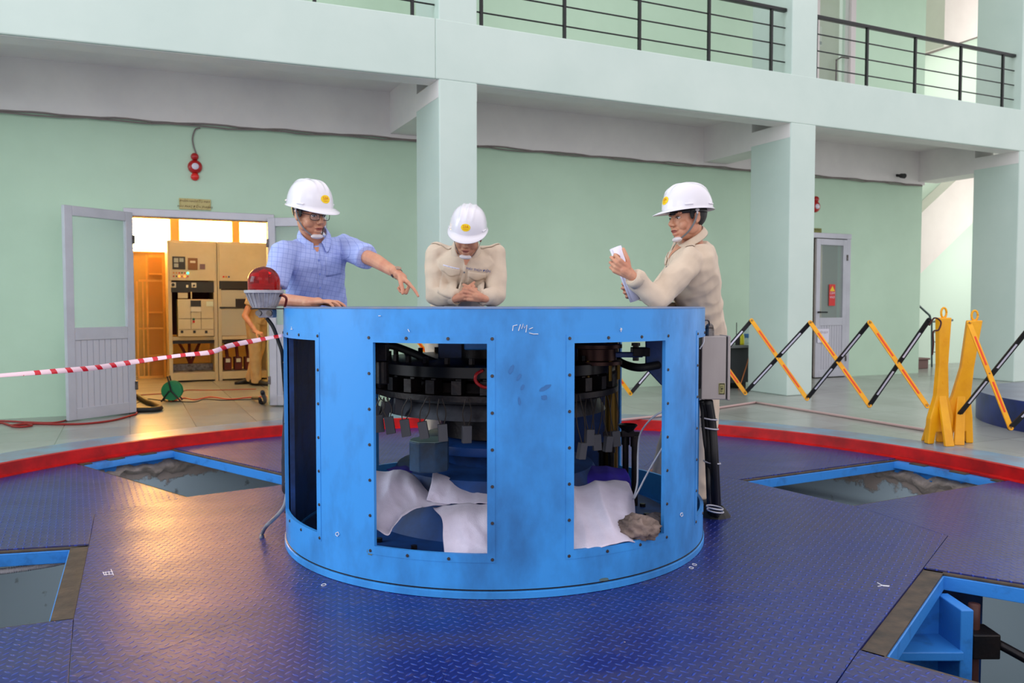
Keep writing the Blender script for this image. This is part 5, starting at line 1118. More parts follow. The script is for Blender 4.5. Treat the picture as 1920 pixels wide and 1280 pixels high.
# ---------------------------------------------------------------- people
def solid(mb, voxel, smooth, fold=0.0, fs=(18, 18, 9), seed=0.0, fold2=0.0):
    """melt overlapping closed volumes into one continuous surface; returns vertices and faces"""
    me = bpy.data.meshes.new('m'); me.from_pydata([tuple(v) for v in mb.v], [], mb.f); me.update()
    o = bpy.data.objects.new('m', me); C.objects.link(o)
    r = o.modifiers.new('r', 'REMESH'); r.mode = 'VOXEL'; r.voxel_size = voxel
    if smooth: s = o.modifiers.new('s', 'SMOOTH'); s.factor = .5; s.iterations = smooth
    m2 = bpy.data.meshes.new_from_object(o.evaluated_get(bpy.context.evaluated_depsgraph_get()))
    V = [v.co.copy() for v in m2.vertices]
    if fold:
        for i, v in enumerate(m2.vertices):
            q = Vector((v.co.x*fs[0], v.co.y*fs[1], v.co.z*fs[2]+seed)); a = 1-2.2*abs(noise.noise(q)); b2 = noise.noise(q*2.1+Vector((5, 5, 5)))
            V[i] = V[i]+v.normal*(fold*a*.7+fold*.5*b2)
    Fc = [tuple(p.vertices) for p in m2.polygons]
    bpy.data.objects.remove(o); bpy.data.meshes.remove(me); bpy.data.meshes.remove(m2)
    out = MB(); out.v = V; out.f = Fc; return out
skin = mat('light_brown_skin', (204, 148, 118), .5, col2=(190, 124, 98), vscale=14, thr=(.4, .7)); skin.node_tree.nodes['Principled BSDF'].inputs['Subsurface Weight'].default_value = .08
skin.node_tree.nodes['Principled BSDF'].inputs['Subsurface Radius'].default_value = (.02, .008, .004)
lipm = mat('lips', (168, 92, 82), .45); eyew = mat('eye_white', (226, 220, 216), .25); eyed = mat('dark_iris', (26, 18, 16), .2)
hairm = mat('black_hair', (18, 16, 18), .5, bump=.5, bscale=300); helm = mat('white_helmet_shell', (228, 224, 232), .22, coat=.4)
beige = mat('beige_work_cotton', (214, 194, 172), .85, col2=(204, 184, 162), vscale=9, bump=.12, bscale=400, sheen=.15)
strapm = mat('grey_strap', (120, 120, 122), .6); cupm = mat('translucent_chin_cup', (214, 206, 208), .4)
stk = mat('yellow_sticker', (246, 206, 12), .4); stkr = mat('orange_red_ink', (206, 92, 12), .5); shoe_m = mat('black_shoe_leather', (22, 20, 20), .45)
pants_d = mat('dark_trousers', (46, 46, 58), .85); blue_ink = mat('blue_embroidery', (60, 84, 150), .7)
def plaid():
    m = bpy.data.materials.new('blue_check_shirt'); m.use_nodes = True; t = m.node_tree; b = t.nodes['Principled BSDF']
    g = t.nodes.new('ShaderNodeTexCoord'); mp = t.nodes.new('ShaderNodeMapping'); mp.inputs['Rotation'].default_value = (R(4), R(-7), R(-28)); t.links.new(g.outputs['Object'], mp.inputs[0])
    s = t.nodes.new('ShaderNodeSeparateXYZ'); t.links.new(mp.outputs[0], s.inputs[0])
    def ln(x, per, w_): return M_(t, 'LESS_THAN', M_(t, 'ABSOLUTE', M_(t, 'SUBTRACT', M_(t, 'FRACT', M_(t, 'DIVIDE', x, per)), .5)), w_)
    k = M_(t, 'MAXIMUM', ln(s.outputs['X'], .024, .045), ln(s.outputs['Z'], .024, .045))
    mx = t.nodes.new('ShaderNodeMix'); mx.data_type = 'RGBA'; mx.inputs[6].default_value = lin((168, 182, 234))+(1,); mx.inputs[7].default_value = lin((112, 126, 198))+(1,)
    t.links.new(M_(t, 'MULTIPLY', k, .6), mx.inputs[0]); t.links.new(mx.outputs[2], b.inputs['Base Color']); b.inputs['Roughness'].default_value = .8; return m
shirt_blue = plaid()
def frame(yaw, pitch=0.0, roll=0.0):           # yaw 0 faces the camera, + towards the right of the photo; pitch down +
    f = Vector((math.sin(R(yaw))*math.cos(R(pitch)), -math.cos(R(yaw))*math.cos(R(pitch)), -math.sin(R(pitch))))
    r = f.cross(Vector((0, 0, 1))).normalized(); u = r.cross(f)
    if roll: q = Matrix.Rotation(R(roll), 3, f); r = q @ r; u = q @ u
    return Matrix((r, f, u)).transposed()
def hpt(ph, el, off=0.0):                      # point on the helmet shell, head coordinates
    a, b_, h = .1085, .138, .134
    k = math.cos(el)**.72; x = a*math.cos(ph)*k; y = b_*math.sin(ph)*k; z = h*math.sin(el)**.95 if el > 0 else 0
    fade = min(1, max(0, (el-.55)/.25))*min(1, max(0, (math.cos(el)**.2)))
    rid = sum(math.exp(-((x-x0)/.0075)**2) for x0 in (-.034, 0, .034))*.0065*fade
    n_ = Vector((x/a**2, y/b_**2, z/h**2+1e-6)).normalized(); return Vector((x, y-.005, z+.043))+n_*(rid+off)
def head_parts(mb, Mh, c):
    def P(x, y, z): return c + Mh @ Vector((x, y, z))
    def ball(x, y, z, r, n=10): mb.ball(P(x, y, z), r, n, Mh)
    ball(0, -.012, .03, (.074, .090, .085)); ball(0, .016, -.022, (.062, .070, .088)); ball(0, .034, -.068, (.050, .046, .040)); ball(0, .064, -.096, (.023, .018, .017))
    for s in (-1, 1):
        ball(s*.036, .054, -.036, (.026, .024, .028)); ball(s*.012, .094, -.034, (.009, .010, .008), 6); ball(s*.030, .070, .022, (.026, .016, .010), 8)
        ball(s*.050, .012, -.055, (.016, .036, .030))
    mb.cap(P(0, .082, .010), P(0, .104, -.027), .0085, .0125, 8)
    ball(0, .082, -.058, (.026, .014, .012), 8); ball(0, .080, -.078, (.022, .012, .010), 8)
    for s in (-1, 1):
        ball(s*.076, -.008, -.004, (.006, .018, .030), 8); ball(s*.079, -.012, .012, (.008, .012, .012), 6); ball(s*.077, -.002, -.026, (.007, .009, .011), 6)
def hand(mb, w_, d, n, side, curl, spread=0.0, thumb=(.6, .35, .3), scale=1.0):
    """wrist w_, direction d, palm-facing normal n, side=+1 right hand / -1 left; curl = per finger (a,b,c) degrees"""
    d = d.normalized(); n = (n-d*n.dot(d)).normalized(); t = d.cross(n)*side; k = scale
    for i, off in enumerate((.030, .010, -.010, -.028)):
        mb.cap(w_+t*off*.55*k, w_+d*(.082-.006*abs(i-1))*k+t*off*k, .0125*k, .0115*k, 8)
    mb.cap(w_-d*.03, w_+d*.03*k, .023, .024*k, 10)
    L = (.042, .046, .042, .034)
    for i, off in enumerate((.030, .010, -.010, -.028)):
        p = w_+d*(.084-.006*abs(i-1))*k+t*off*k; a = 0.0; cu = curl[i]; dd = (d+t*spread*(1.5-i)*.3).normalized(); l = L[i]*k; r = .0092*k if i < 3 else .008*k
        for j, ang in enumerate(cu):
            a += ang; v = dd*math.cos(R(a))+n*math.sin(R(a)); q = p+v*l; mb.cap(p, q, r*(1-.08*j), r*(1-.08*(j+1)), 8); p = q; l *= .66
    p = w_+d*.022*k+t*.022*k; v = (d*thumb[0]+t*thumb[1]+n*thumb[2]).normalized(); q = p+v*.045*k; mb.cap(p, q, .014*k, .0115*k, 8)
    v2_ = (v+d*.5+n*.15).normalized(); q2 = q+v2_*.032*k; mb.cap(q, q2, .0112*k, .010*k, 8); q3 = q2+(v2_+n*.3).normalized()*.024*k; mb.cap(q2, q3, .010*k, .0085*k, 8)
def torso_rings(hip, chest, neck, latH, latS, g, scale=1.0):
    """ellipse rings from crotch to neck base, grown by g"""
    sp = [(0.0, .150, .105), (.10, .168, .118), (.28, .160, .112), (.45, .150, .110), (.62, .160, .118), (.78, .172, .120), (.90, .165, .105), (.97, .120, .085), (1.03, .072, .066)]
    P_ = spline([hip-Vector((0, 0, .06)), hip*.5+chest*.5+Vector((0, 0, .0)), chest, neck], 12); out = []; n = len(P_)-1
    for s, a, b_ in sp:
        i = min(n, s/1.03*n); k = int(i); c = P_[k].lerp(P_[min(n, k+1)], i-k); tn = (P_[min(n, k+1)]-P_[max(0, k-1)]).normalized()
        l = latH.lerp(latS, min(1, max(0, (s-.2)/.6))); l = (l-tn*l.dot(tn)).normalized(); f = tn.cross(l)
        out.append((c, l*(a*scale+g), f*(b_*scale+g)))
    return out
def project(bvh, o, n, ex, ey, vs, fs, off, name, m, parent, thick=0.0):
    out = []; last = None
    for x, y in vs:
        st = o+ex*x+ey*y+n*.35; h = bvh.ray_cast(st, -n, .8)
        p = (h[0]+n*off) if h[0] is not None else (o+ex*x+ey*y+n*off); out.append(p)
    ob = MB().add(out, fs).build(name, m, parent, smooth=True)
    if thick: s = ob.modifiers.new('s', 'SOLIDIFY'); s.thickness = thick; s.offset = 1
    return ob
def gridp(w_, h, nx=8, ny=8, warp=None):
    vs = [((i/nx-.5)*w_, (j/ny-.5)*h) for i in range(nx+1) for j in range(ny+1)]
    if warp: vs = [warp(x, y) for x, y in vs]
    return vs, [(i*(ny+1)+j, (i+1)*(ny+1)+j, (i+1)*(ny+1)+j+1, i*(ny+1)+j+1) for i in range(nx) for j in range(ny)]
def person(name, label, J, head, style, hands, voxel=.0034, glasses=False, helmet=True, group=None):
    hip, chest, neck = J['hip'], J['chest'], J['neck']; latH = J['latH'].normalized(); latS = (J['shR']-J['shL']).normalized()
    root = thing(name, (hip.x, hip.y, 0), label, 'person', group)
    Mh, hc = head if head else (None, None)
    # ---- continuous skin body
    mb = MB(); mb.loft(torso_rings(hip, chest, neck, latH, latS, -.022), 20)
    for s in ('L', 'R'):
        sg = 1 if s == 'R' else -1
        mb.cap(chest.lerp(neck, .35), J['sh'+s], .05, .050, 10); mb.cap(J['sh'+s], J['el'+s], .044, .037, 12); mb.cap(J['el'+s], J['wr'+s], .037, .0245, 12)
        hp = hip+latH*sg*.085-Vector((0, 0, .03)); mb.cap(hp, J['kn'+s], .070, .048, 12); mb.cap(J['kn'+s], J['an'+s], .046, .033, 12)
        mb.cap(J['an'+s], J['an'+s]+J['toe'+s].normalized()*.12-Vector((0, 0, .03)), .034, .026, 10)
        if s in hands: d, n, curl, th = hands[s]; hand(mb, J['wr'+s], d, n, sg, curl, .2, th)
    if head:
        mb.cap(neck-Vector((0, 0, .02)), hc+Mh @ Vector((0, -.022, -.045)), .054, .050, 14); head_parts(mb, Mh, hc)
    body = solid(mb, voxel, 3); body.build('body', skin, root, smooth=True)
    # ---- shirt
    top = MB(); top.loft(torso_rings(hip, chest, neck-Vector((0, 0, .012)), latH, latS, .010), 24)
    tail = hip-Vector((0, 0, .10)); 
    lat_ = latH; f_ = lat_.cross(Vector((0, 0, 1)))
    for s in ('L', 'R'):
        top.cap(chest.lerp(neck, .42), J['sh'+s]+Vector((0, 0, .0)), .060, .064, 12)
        if style['sleeve'] == 'short':
            e = J['sh'+s].lerp(J['el'+s], .72); top.cyl(J['sh'+s].lerp(e, -.1), e, .066, .064, 20)
        else:
            top.cap(J['sh'+s], J['el'+s], .066, .058, 14); e = J['wr'+s].lerp(J['el'+s], .10); top.cyl(J['el'+s].lerp(e, -.02), e, .058, .040, 20); top.ball(J['el'+s], .058, 8)
            e2 = J['wr'+s].lerp(J['el'+s], .30); top.cyl(e2, e, .043, .041, 20)
    sh = solid(top, .007, 4, style.get('fold', .006), style.get('fs', (16, 16, 10)), hip.x); so = sh.build('shirt', style['shirt'], root, smooth=True)
    bvh = BVHTree.FromPolygons(sh.v, sh.f)
    up = (neck-hip).normalized(); fwd = J['fwd'].normalized(); ex = -fwd.cross(Vector((0, 0, 1))).normalized(); ex = -ex  # subject's right
    ey = (up-fwd*up.dot(fwd)).normalized(); o = chest
    ex = fwd.cross(ey).normalized()
    if style['sleeve'] == 'long':
        for s in ('L', 'R'):
            w1 = J['wr'+s].lerp(J['el'+s], .09); w2 = J['wr'+s].lerp(J['el'+s], .30); mm = MB().cyl(w1, w2, .0425, .0445, 24, caps=False); cu = mm.build('cuff', style['shirt'], root, smooth=True); q = cu.modifiers.new('s', 'SOLIDIFY'); q.thickness = .004
    # collar: two folded leaves around the neck
    nb = neck+Vector((0, 0, .005)); ax = (hc-neck).normalized() if head else up; ax = (ax*.5+up*.5).normalized()
    fr = (fwd-ax*fwd.dot(ax)).normalized(); ri = fr.cross(ax)
    vs = []; fs = []; n = 40; K = 5
    for i in range(n+1):
        a = R(-162+324*i/n); ca, sa = math.cos(a), math.sin(a); k = abs(a)/R(162); dirv = (-fr*ca+ri*sa)
        lift = .050-.052*k**2.2; pt = max(0, (k-.72)/.28)
        for j, (r_, z_) in enumerate(((.062, -.012), (.061, .008), (.062, .022), (.069, .017), (.084+.020*pt, -.014-.026*pt))):
            vs.append(nb+dirv*(r_+.006*k)+ax*(z_+lift-.018)+fr*(.018*k))
    for i in range(n): fs += [(K*i+j, K*(i+1)+j, K*(i+1)+j+1, K*i+j+1) for j in range(K-1)]
    co = MB().add(vs, fs).build('collar', style['shirt'], root, smooth=True); q = co.modifiers.new('s', 'SOLIDIFY'); q.thickness = .003; q2 = co.modifiers.new('ss', 'SUBSURF'); q2.levels = 1; q2.render_levels = 1
    # open neck: skin triangle, placket and buttons
    H_ = .22
    vs, fs = gridp(.026, .42, 2, 24); project(bvh, o-ey*.10, fwd, ex, ey, vs, fs, .002, 'placket', style['shirt'], root, .002)
    def warp(x, y): return (x*(.15+1.0*(y+.05)/.10)*1.0, y)
    vs, fs = gridp(.075, .10, 4, 6, warp); project(bvh, o+ey*style.get('vy', .115), fwd, ex, ey, vs, fs, .004, 'neck_opening', skin, root)
    for k in range(5):
        h = bvh.ray_cast(o+ey*(.02-.075*k)+fwd*.35, -fwd, .8)
        if h[0] is not None: MB().cyl(h[0]+fwd*.002, h[0]+fwd*.006, .0055, n=10).build('button', style.get('btn', strapm), root)
    for (sx_, w_, h_, y_) in style.get('pockets', []):
        vs, fs = gridp(w_, h_, 8, 8); po = project(bvh, o+ex*sx_+ey*y_, fwd, ex, ey, vs, fs, .003, 'pocket', style['shirt'], root, .003)
        if style.get('flap'):
            vs, fs = gridp(w_*1.06, .045, 8, 4, lambda x, y: (x, y-(.010*math.cos(x/w_*2*math.pi) if y < 0 else 0))); project(bvh, o+ex*sx_+ey*(y_+h_*.5+.005), fwd, ex, ey, vs, fs, .007, 'flap', style['shirt'], po, .003)
    for txt_, sz, x_, y_, m_ in style.get('texts', []):
        tv, tf = text_mesh(txt_, sz); project(bvh, o+ex*x_+ey*y_, fwd, -ex if False else ex*-1, ey, [(p.x, p.y) for p in tv], tf, style.get('toff', .004), 'embroidery', m_, so)
    for (w_, h_, x_, y_, m_) in style.get('tags', []):
        vs, fs = gridp(w_, h_, 5, 2); project(bvh, o+ex*x_+ey*y_, fwd, ex, ey, vs, fs, .003, 'name_strip', m_, so)
    if style.get('epaulette'):
        for s in ('L', 'R'):
            a_ = neck.lerp(J['sh'+s], .38); b2 = neck.lerp(J['sh'+s], 1.12); axs = (b2-a_).normalized(); cr_ = Vector((0, 0, 1)).cross(axs).normalized(); vs = []; nn = 10
            for i in range(nn+1):
                for j in (-1, -.5, 0, .5, 1):
                    w_ = .024*(1-.25*(1-i/nn)); c_ = a_.lerp(b2, i/nn)+cr_*w_*j; h = bvh.ray_cast(c_+Vector((0, 0, .3)), Vector((0, 0, -1)), .6); vs.append((h[0]+Vector((0, 0, .004))) if h[0] is not None else c_)
            fs = [(5*i+j, 5*i+5+j, 5*i+6+j, 5*i+1+j) for i in range(nn) for j in range(4)]
            ep = MB().add(vs, fs).build('epaulette', style['shirt'], root, smooth=True); q = ep.modifiers.new('s', 'SOLIDIFY'); q.thickness = .004; q.offset = 1
    # ---- trousers and shoes
    tr = MB(); tr.loft(torso_rings(hip, chest, neck, latH, latS, .002)[:3], 24)
    for s in ('L', 'R'):
        sg = 1 if s == 'R' else -1; hp = hip+latH*sg*.085-Vector((0, 0, .03)); an = J['an'+s]
        tr.cap(hp, J['kn'+s], .092, .072, 14); tr.cyl(J['kn'+s], an+Vector((0, 0, -.02)), .072, .060, 20); tr.ball(J['kn'+s], .072, 8)
    solid(tr, .008, 4, .006, (14, 14, 9), hip.y).build('trousers', style['pants'], root, smooth=True)
    for s in ('L', 'R'):
        an = J['an'+s]; td = J['toe'+s].normalized(); sdv = td.cross(Vector((0, 0, 1))); g0 = J.get('ground', 0.0); b0 = Vector((an.x, an.y, g0))
        rings = [(b0-td*.085+Vector((0, 0, .04)), sdv*.026, Vector((0, 0, .034))), (b0-td*.05+Vector((0, 0, .045)), sdv*.036, Vector((0, 0, .045))), (b0+td*.03+Vector((0, 0, .045)), sdv*.040, Vector((0, 0, .045))), (b0+td*.10+Vector((0, 0, .032)), sdv*.046, Vector((0, 0, .032))), (b0+td*.155+Vector((0, 0, .024)), sdv*.038, Vector((0, 0, .024))), (b0+td*.185+Vector((0, 0, .018)), sdv*.018, Vector((0, 0, .016)))]
        MB().loft(rings, 16).build('shoe', style.get('shoes', shoe_m), root, smooth=True)
    if not head: return root, bvh
    # ---- face details, hair, helmet
    def P(x, y, z): return hc+Mh @ Vector((x, y, z))
    for s in (-1, 1):
        e_ = MB().ball(P(s*.031, .0745, .001), (.014, .0085, .0062), 8, Mh).build('eye', eyew, root, smooth=True)
        MB().ball(P(s*.031+.0, .0805, .0), (.0055, .0035, .0055), 8, Mh).build('iris', eyed, e_, smooth=True)
        MB().tube([P(s*.017, .082, .002), P(s*.025, .0855, .0065), P(s*.034, .085, .0068), P(s*.044, .078, .002)], .0018, 6).build('eyelid', hairm, e_)
        MB().tube([P(s*.014, .088, .020), P(s*.026, .0885, .0255), P(s*.038, .083, .025), P(s*.048, .073, .019)], [.0030, .0036, .003, .0015], 6).build('eyebrow', hairm, root, smooth=True)
    MB().ball(P(0, .0885, -.0595), (.0215, .0095, .0042), 8, Mh).ball(P(0, .0865, -.0685), (.0185, .0095, .0050), 8, Mh).build('lips', lipm, root, smooth=True)
    MB().tube([P(-.022, .084, -.064), P(-.01, .0965, -.0635), P(0, .0975, -.0645), P(.01, .0965, -.0635), P(.022, .084, -.064)], .0011, 5).build('mouth_line', mat('mouth_shadow_line', (96, 46, 40), .6) if 'mouth_shadow_line' not in bpy.data.materials else bpy.data.materials['mouth_shadow_line'], root)
    hb = MB().ball((0, -.016, .026), (.0795, .0915, .088), 20); vs = []; 
    for p in hb.v:
        q = Vector(p); k = 1+.02*noise.noise(q*90); vs.append(q*k)
    keep = [f2 for f2 in hb.f if (lambda c_: c_.z > -.062 and not (c_.y > .022 and c_.z < .034) and not (c_.y > -.03 and c_.z < -.0 and abs(c_.x) > .03))(sum((vs[i] for i in f2), Vector())/len(f2))]
    MB().add([hc+Mh @ q for q in vs], keep).build('hair', hairm, root, smooth=True)
    for s in (-1, 1): MB().ball(P(s*.0745, .022, .012), (.006, .013, .026), 8, Mh).build('sideburn', hairm, root, smooth=True)
    if helmet:
        nph, nel = 96, 30; vs = []; fs = []; nr = 3
        for i in range(nph):
            ph = 2*math.pi*i/nph; b0 = hpt(ph, 0.0); sf = max(0.0, math.sin(ph)); ext = .008+.050*sf**2.2; drop = -.006-.014*sf**2.5+.010*sf*(1-abs(math.cos(ph)))*0
            dv = Vector((b0.x*.9, b0.y, 0)).normalized()
            vs.append(b0+dv*ext+Vector((0, 0, drop-.003))); vs.append(b0+dv*ext+Vector((0, 0, drop))); vs.append(b0+dv*ext*.45+Vector((0, 0, drop*.35)))
            for j in range(nel): vs.append(hpt(ph, (math.pi/2-.02)*j/(nel-1)))
        m = nr+nel
        for i in range(nph):
            j = (i+1) % nph; fs += [(m*i+k, m*j+k, m*j+k+1, m*i+k+1) for k in range(m-1)]
        fs.append(tuple(m*i+m-1 for i in range(nph)))
        ho = MB().add([hc+Mh @ q for q in vs], fs).build('helmet', helm, root, smooth=True); q = ho.modifiers.new('s', 'SOLIDIFY'); q.thickness = .0025; q.offset = -1
        for s in (-1, 1):                       # accessory slot bosses
            for ph, el in ((math.pi/2+s*1.15, .10), (math.pi/2+s*2.2, .10)):
                pc = hpt(ph, el, .002); tg = (hpt(ph+.05, el)-hpt(ph-.05, el)).normalized(); MB().cap(hc+Mh @ (pc-tg*.018), hc+Mh @ (pc+tg*.018), .0045, .0045, 8).build('slot_boss', helm, ho, smooth=True)
        a, b2 = .031, .022; e0 = .36                   # sticker, follows the shell
        def st(x, z, off): return hc+Mh @ hpt(math.pi/2-x/.118, e0+z/.135, off)
        vs = [st(0, 0, .0012)]; fs = []; n = 32
        for rr in (.5, 1.0): vs += [st(a*rr*math.cos(2*math.pi*k/n), b2*rr*math.sin(2*math.pi*k/n), .0012) for k in range(n)]
        fs = [(0, 1+k, 1+(k+1) % n) for k in range(n)]+[(1+k, 1+n+k, 1+n+(k+1) % n, 1+(k+1) % n) for k in range(n)]
        so_ = MB().add(vs, fs).build('sticker', stk, ho)
        # the front of the shell faces +y: x runs to the subject's right, so lettering is mirrored to read from outside
        for s_, sz, dz in (('S3A', .023, .004), ('SÊ SAN 3A', .0065, -.0105)):
            tv, tf = text_mesh(s_, sz); MB().add([st(-p.x, p.y+dz, .0022) for p in tv], tf).build('lettering', stkr, so_)
        MB().lathe([(.080, 0), (.084, .006), (.080, .028)], (0, 0, 0), 40).build('x', None) if False else None
        band = MB()
        vs = []; n = 40
        for i in range(n):
            ph = 2*math.pi*i/n
            for z in (.018, .040): vs.append(hc+Mh @ Vector((.084*math.cos(ph), .098*math.sin(ph)-.010, z)))
        o2 = MB().add(vs, [(2*i, 2*((i+1) % n), 2*((i+1) % n)+1, 2*i+1) for i in range(n)]).build('head_band', black_pl, ho, smooth=True); q = o2.modifiers.new('s', 'SOLIDIFY'); q.thickness = .002
        for s in (-1, 1):
            MB().ball(P(s*.086, -.004, .030), (.006, .012, .008), 8, Mh).ball(P(s*.086, -.002, .016), (.005, .006, .007), 8, Mh).build('strap_clip', cupm, ho, smooth=True)
            pts = spline([P(s*.086, -.002, .014), P(s*.078, .014, -.030), P(s*.060, .040, -.072), P(s*.030, .070, -.104)], 8)
            vs = []; fs = []
            for p in pts: vs += [p+Mh @ Vector((0, -.005, -.001)), p+Mh @ Vector((0, .005, .001))]
            fs = [(2*k, 2*k+2, 2*k+3, 2*k+1) for k in range(len(pts)-1)]; o3 = MB().add(vs, fs).build('chin_strap', strapm, ho); q = o3.modifiers.new('s', 'SOLIDIFY'); q.thickness = .002
        MB().ball(P(0, .072, -.106), (.036, .020, .014), 10, Mh).build('chin_cup', cupm, ho, smooth=True)
    if glasses:
        gm = mat('dark_spectacle_frame', (40, 34, 34), .3); lens = mat('spectacle_lens', (230, 232, 236), .02, alpha=.12)
        for s in (-1, 1):
            rim = [P(s*(.034+.026*math.copysign(abs(math.cos(t))**.6, math.cos(t))), .097-.006*abs(math.cos(t))*0-.010*max(0, math.cos(t))*1, -.003+.017*math.copysign(abs(math.sin(t))**.7, math.sin(t))) for t in [2*math.pi*k/28 for k in range(28)]]
            g_o = MB().tube(rim+[rim[0]], .0017, 6).build('spectacles', gm, root, smooth=True)
            MB().add([sum(rim, Vector())/28]+rim, [(0, 1+k, 1+(k+1) % 28) for k in range(28)]).build('lens', lens, g_o)
            MB().tube([P(s*.060, .087, .006), P(s*.076, .05, .010), P(s*.082, .0, .006)], .0018, 6).build('temple_arm', gm, g_o)
        MB().tube([P(-.010, .098, .004), P(0, .102, .007), P(.010, .098, .004)], .0017, 6).build('bridge', gm, root)
    return root, bvh
Z_ = Vector((0, 0, 1))
# the man in the blue check shirt, pointing
J = dict(hip=Vector((-1.10, 4.66, .92)), chest=at(588, 492, 4.42), neck=at(588, 446, 4.36), latH=Vector((-.85, -.5, 0)),
         shR=at(532, 474, 4.24), shL=at(645, 463, 4.50), elR=at(508, 560, 4.18), wrR=at(586, 566.5, 4.0), elL=at(707, 490, 4.22), wrL=at(746, 514, 4.02),
         knL=Vector((-1.04, 4.72, .50)), knR=Vector((-1.22, 4.62, .50)), anL=Vector((-1.02, 4.78, .09)), anR=Vector((-1.26, 4.66, .09)), toeL=Vector((.5, -.6, 0)), toeR=Vector((.5, -.6, 0)), fwd=Vector((.42, -.90, -.10)))
point = [(6, 8, 6), (70, 85, 40), (76, 88, 40), (78, 88, 40)]; flat = [(10, 26, 18), (6, 24, 18), (6, 26, 20), (12, 28, 20)]
m1, bv1 = person('person', 'person in light blue checked short-sleeved shirt and glasses, pointing over the housing', J, (frame(50, 12, 4), at(581, 401, 4.30)),
       dict(sleeve='short', shirt=shirt_blue, pants=pants_d, fold=.006, fs=(12, 12, 9), pockets=[(-.085, .10, .11, -.02)], btn=mat('blue_button', (110, 130, 200), .4)),
       {'R': (Vector((.95, -.25, .05)), Vector((.1, 0, -1)), flat, (.7, .5, .25)), 'L': (Vector((.74, -.22, -.62)), Vector((-.66, -.1, -.74)), point, (.75, .35, .55))}, glasses=True)
wr = J['wrL']; dv = (J['wrL']-J['elL']).normalized(); c_ = wr-dv*.012
MB().cyl(c_-dv*.010, c_+dv*.010, .0285, .0275, 24, caps=False).build('wristwatch', mat('dark_bronze_strap', (70, 56, 52), .35, .4), m1, smooth=True)
MB().cyl(c_+Vector((.3, -.4, .85)).normalized()*.026, c_+Vector((.3, -.4, .85)).normalized()*.034, .015, n=20).build('watch_face', mat('watch_dial', (190, 160, 140), .2, .5), m1)
# the man leaning on the far rim, hands clasped
J = dict(hip=Vector((-.40, 5.44, .88)), chest=at(872, 508, 5.04), neck=at(874, 468, 4.95), latH=Vector((-1, 0, 0)),
         shR=at(818, 478, 5.04), shL=at(929, 480, 5.04), elR=at(818, 555, 4.92), wrR=at(861, 558, 4.76), elL=at(929, 556, 4.92), wrL=at(901, 558, 4.74),
         knL=Vector((-.27, 5.36, .48)), knR=Vector((-.50, 5.34, .48)), anL=Vector((-.25, 5.50, .09)), anR=Vector((-.52, 5.48, .09)), toeL=Vector((.1, -1, 0)), toeR=Vector((-.1, -1, 0)), fwd=Vector((.0, -.97, -.22)))
cl = [(62, 60, 30), (64, 62, 30), (66, 64, 30), (68, 66, 30)]; cl2 = [(50, 62, 30), (52, 64, 30), (55, 64, 30), (58, 66, 30)]
unif = dict(sleeve='long', shirt=beige, pants=beige, fold=.012, fs=(9, 9, 8), epaulette=True, flap=True)
m2, bv2 = person('person', 'person in beige work shirt leaning on the far rim with hands clasped, head bowed', J, (frame(-5, 25, -6), at(877, 441, 4.80)),
       dict(unif, pockets=[(.080, .105, .12, -.055), (-.078, .105, .12, -.055)], texts=[('MÁY THỦY ĐIỆN', .019, -.080, .047, blue_ink), ('SÊ SAN 3A', .021, -.078, .020, blue_ink), ('NGUYỄN ĐỨC VŨ', .012, .082, .030, blue_ink)], tags=[(.10, .020, .082, .030, white_pl)]),
       {'R': (Vector((.90, -.20, .22)), Vector((.30, .35, .25)), cl, (.6, .25, .5)), 'L': (Vector((-.90, -.20, .22)), Vector((-.1, .9, -.1)), cl2, (.7, .35, .3))})
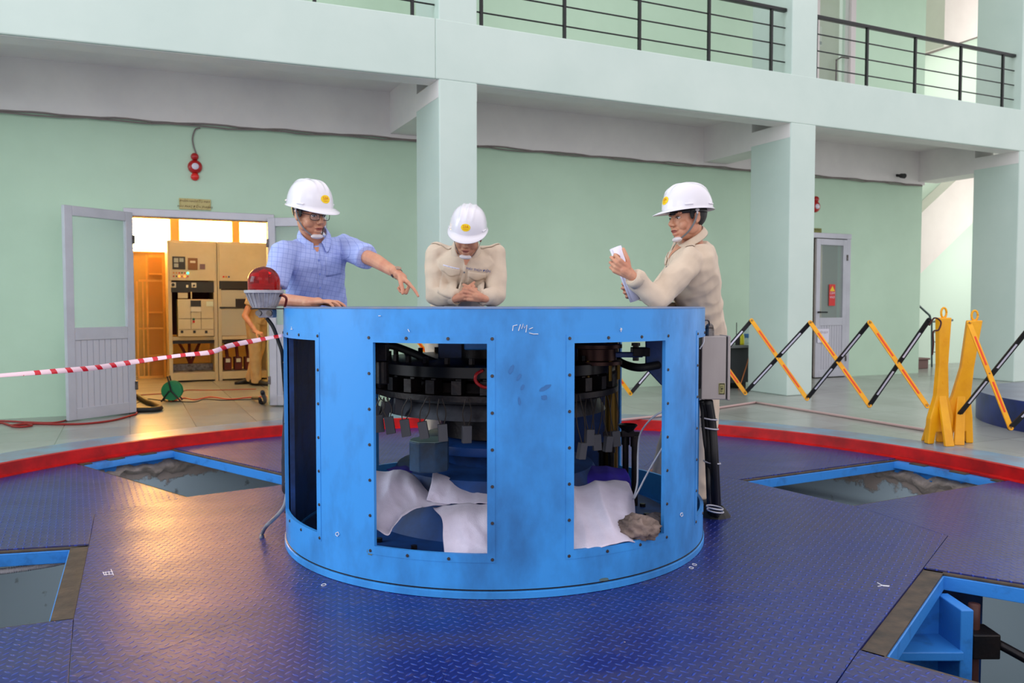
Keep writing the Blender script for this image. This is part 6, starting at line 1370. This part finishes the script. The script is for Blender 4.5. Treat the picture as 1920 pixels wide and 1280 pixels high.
# the man at the right holding a paper roll
J = dict(hip=Vector((1.05, 4.50, .93)), chest=at(1299, 505, 4.30), neck=at(1298, 450, 4.26), latH=Vector((.15, 1, 0)),
         shL=at(1294, 488, 4.13), shR=at(1292, 478, 4.46), elL=at(1232, 560, 3.98), wrL=at(1181, 514, 3.90), elR=at(1236, 556, 4.28), wrR=at(1199, 546, 4.10),
         knL=Vector((1.03, 4.36, .50)), knR=Vector((.98, 4.78, .50)), anL=Vector((.985, 4.36, .09)), anR=Vector((.90, 4.92, .09)), toeL=Vector((-1, -.2, 0)), toeR=Vector((-1, .1, 0)), fwd=Vector((-.97, -.24, -.05)))
grip = [(42, 70, 40), (46, 72, 40), (50, 74, 40), (54, 76, 40)]
m3, bv3 = person('person', 'person in beige work shirt at the right, facing left and holding a white paper roll', J, (frame(-68, 4, 3), at(1289, 409, 4.22)),
       dict(unif, fold=.014, pockets=[(.08, .105, .12, -.03)]),
       {'L': (Vector((-.80, -.05, .52)), Vector((.25, 1, .2)), grip, (.55, .6, .5)), 'R': (Vector((-.88, -.35, .0)), Vector((-.1, -1, .1)), grip, (.5, .5, .6))})
a_ = at(1154, 464, 3.97); b_ = at(1191, 563, 4.0); d = (b_-a_).normalized(); x_ = d.orthogonal().normalized(); y_ = d.cross(x_)
vs = []; fs = []; n = 60
for i in range(n+1):
    t_ = 2*math.pi*2.4*i/n; r_ = .030-.003*i/n*2.4
    for e_, k in ((a_, 1.0), (b_, .86)): vs.append(e_+(x_*math.cos(t_)+y_*math.sin(t_))*r_*k)
fs = [(2*i, 2*i+1, 2*i+3, 2*i+2) for i in range(n)]
o = MB().add(vs, fs).build('paper_roll', mat('white_paper', (236, 230, 246), .7), smooth=True); q = o.modifiers.new('s', 'SOLIDIFY'); q.thickness = .0008; tag(o, 'rolled white paper sheets held upright by the right-hand worker', 'paper roll')
# the worker bending beside the cabinets in the back room
pY = 10.35; hipb = at(481, 598, pY)
J = dict(hip=hipb, chest=hipb+Vector((.10, .05, .42)), neck=hipb+Vector((.18, .02, .56)), latH=Vector((.3, 1, 0)), shR=hipb+Vector((.14, .22, .50)), shL=hipb+Vector((.12, -.20, .50)),
         elL=at(459, 592, pY-.28), wrL=at(480, 622, pY-.35), elR=hipb+Vector((.2, .3, .25)), wrR=hipb+Vector((.35, .2, .1)), knL=at(478, 655, pY-.1), knR=at(486, 652, pY+.12),
         anL=at(481, 714, pY-.06), anR=at(468, 711, pY+.15), toeL=Vector((1, -.2, 0)), toeR=Vector((-.8, -.5, 0)), fwd=Vector((.9, .1, -.2)), ground=ST)
kh = mat('khaki_work_cotton', (196, 168, 128), .85, col2=(176, 148, 110), vscale=9)
person('person', 'person in khaki work clothes, half hidden by the right door of the switch room', J, (frame(80, 20), hipb+Vector((.26, 0, .70))), dict(sleeve='short', shirt=kh, pants=kh, fold=.006), {'L': (Vector((1, -.2, -.3)), Vector((0, .2, -1)), grip, (.5, .5, .5))}, voxel=.006, helmet=False)
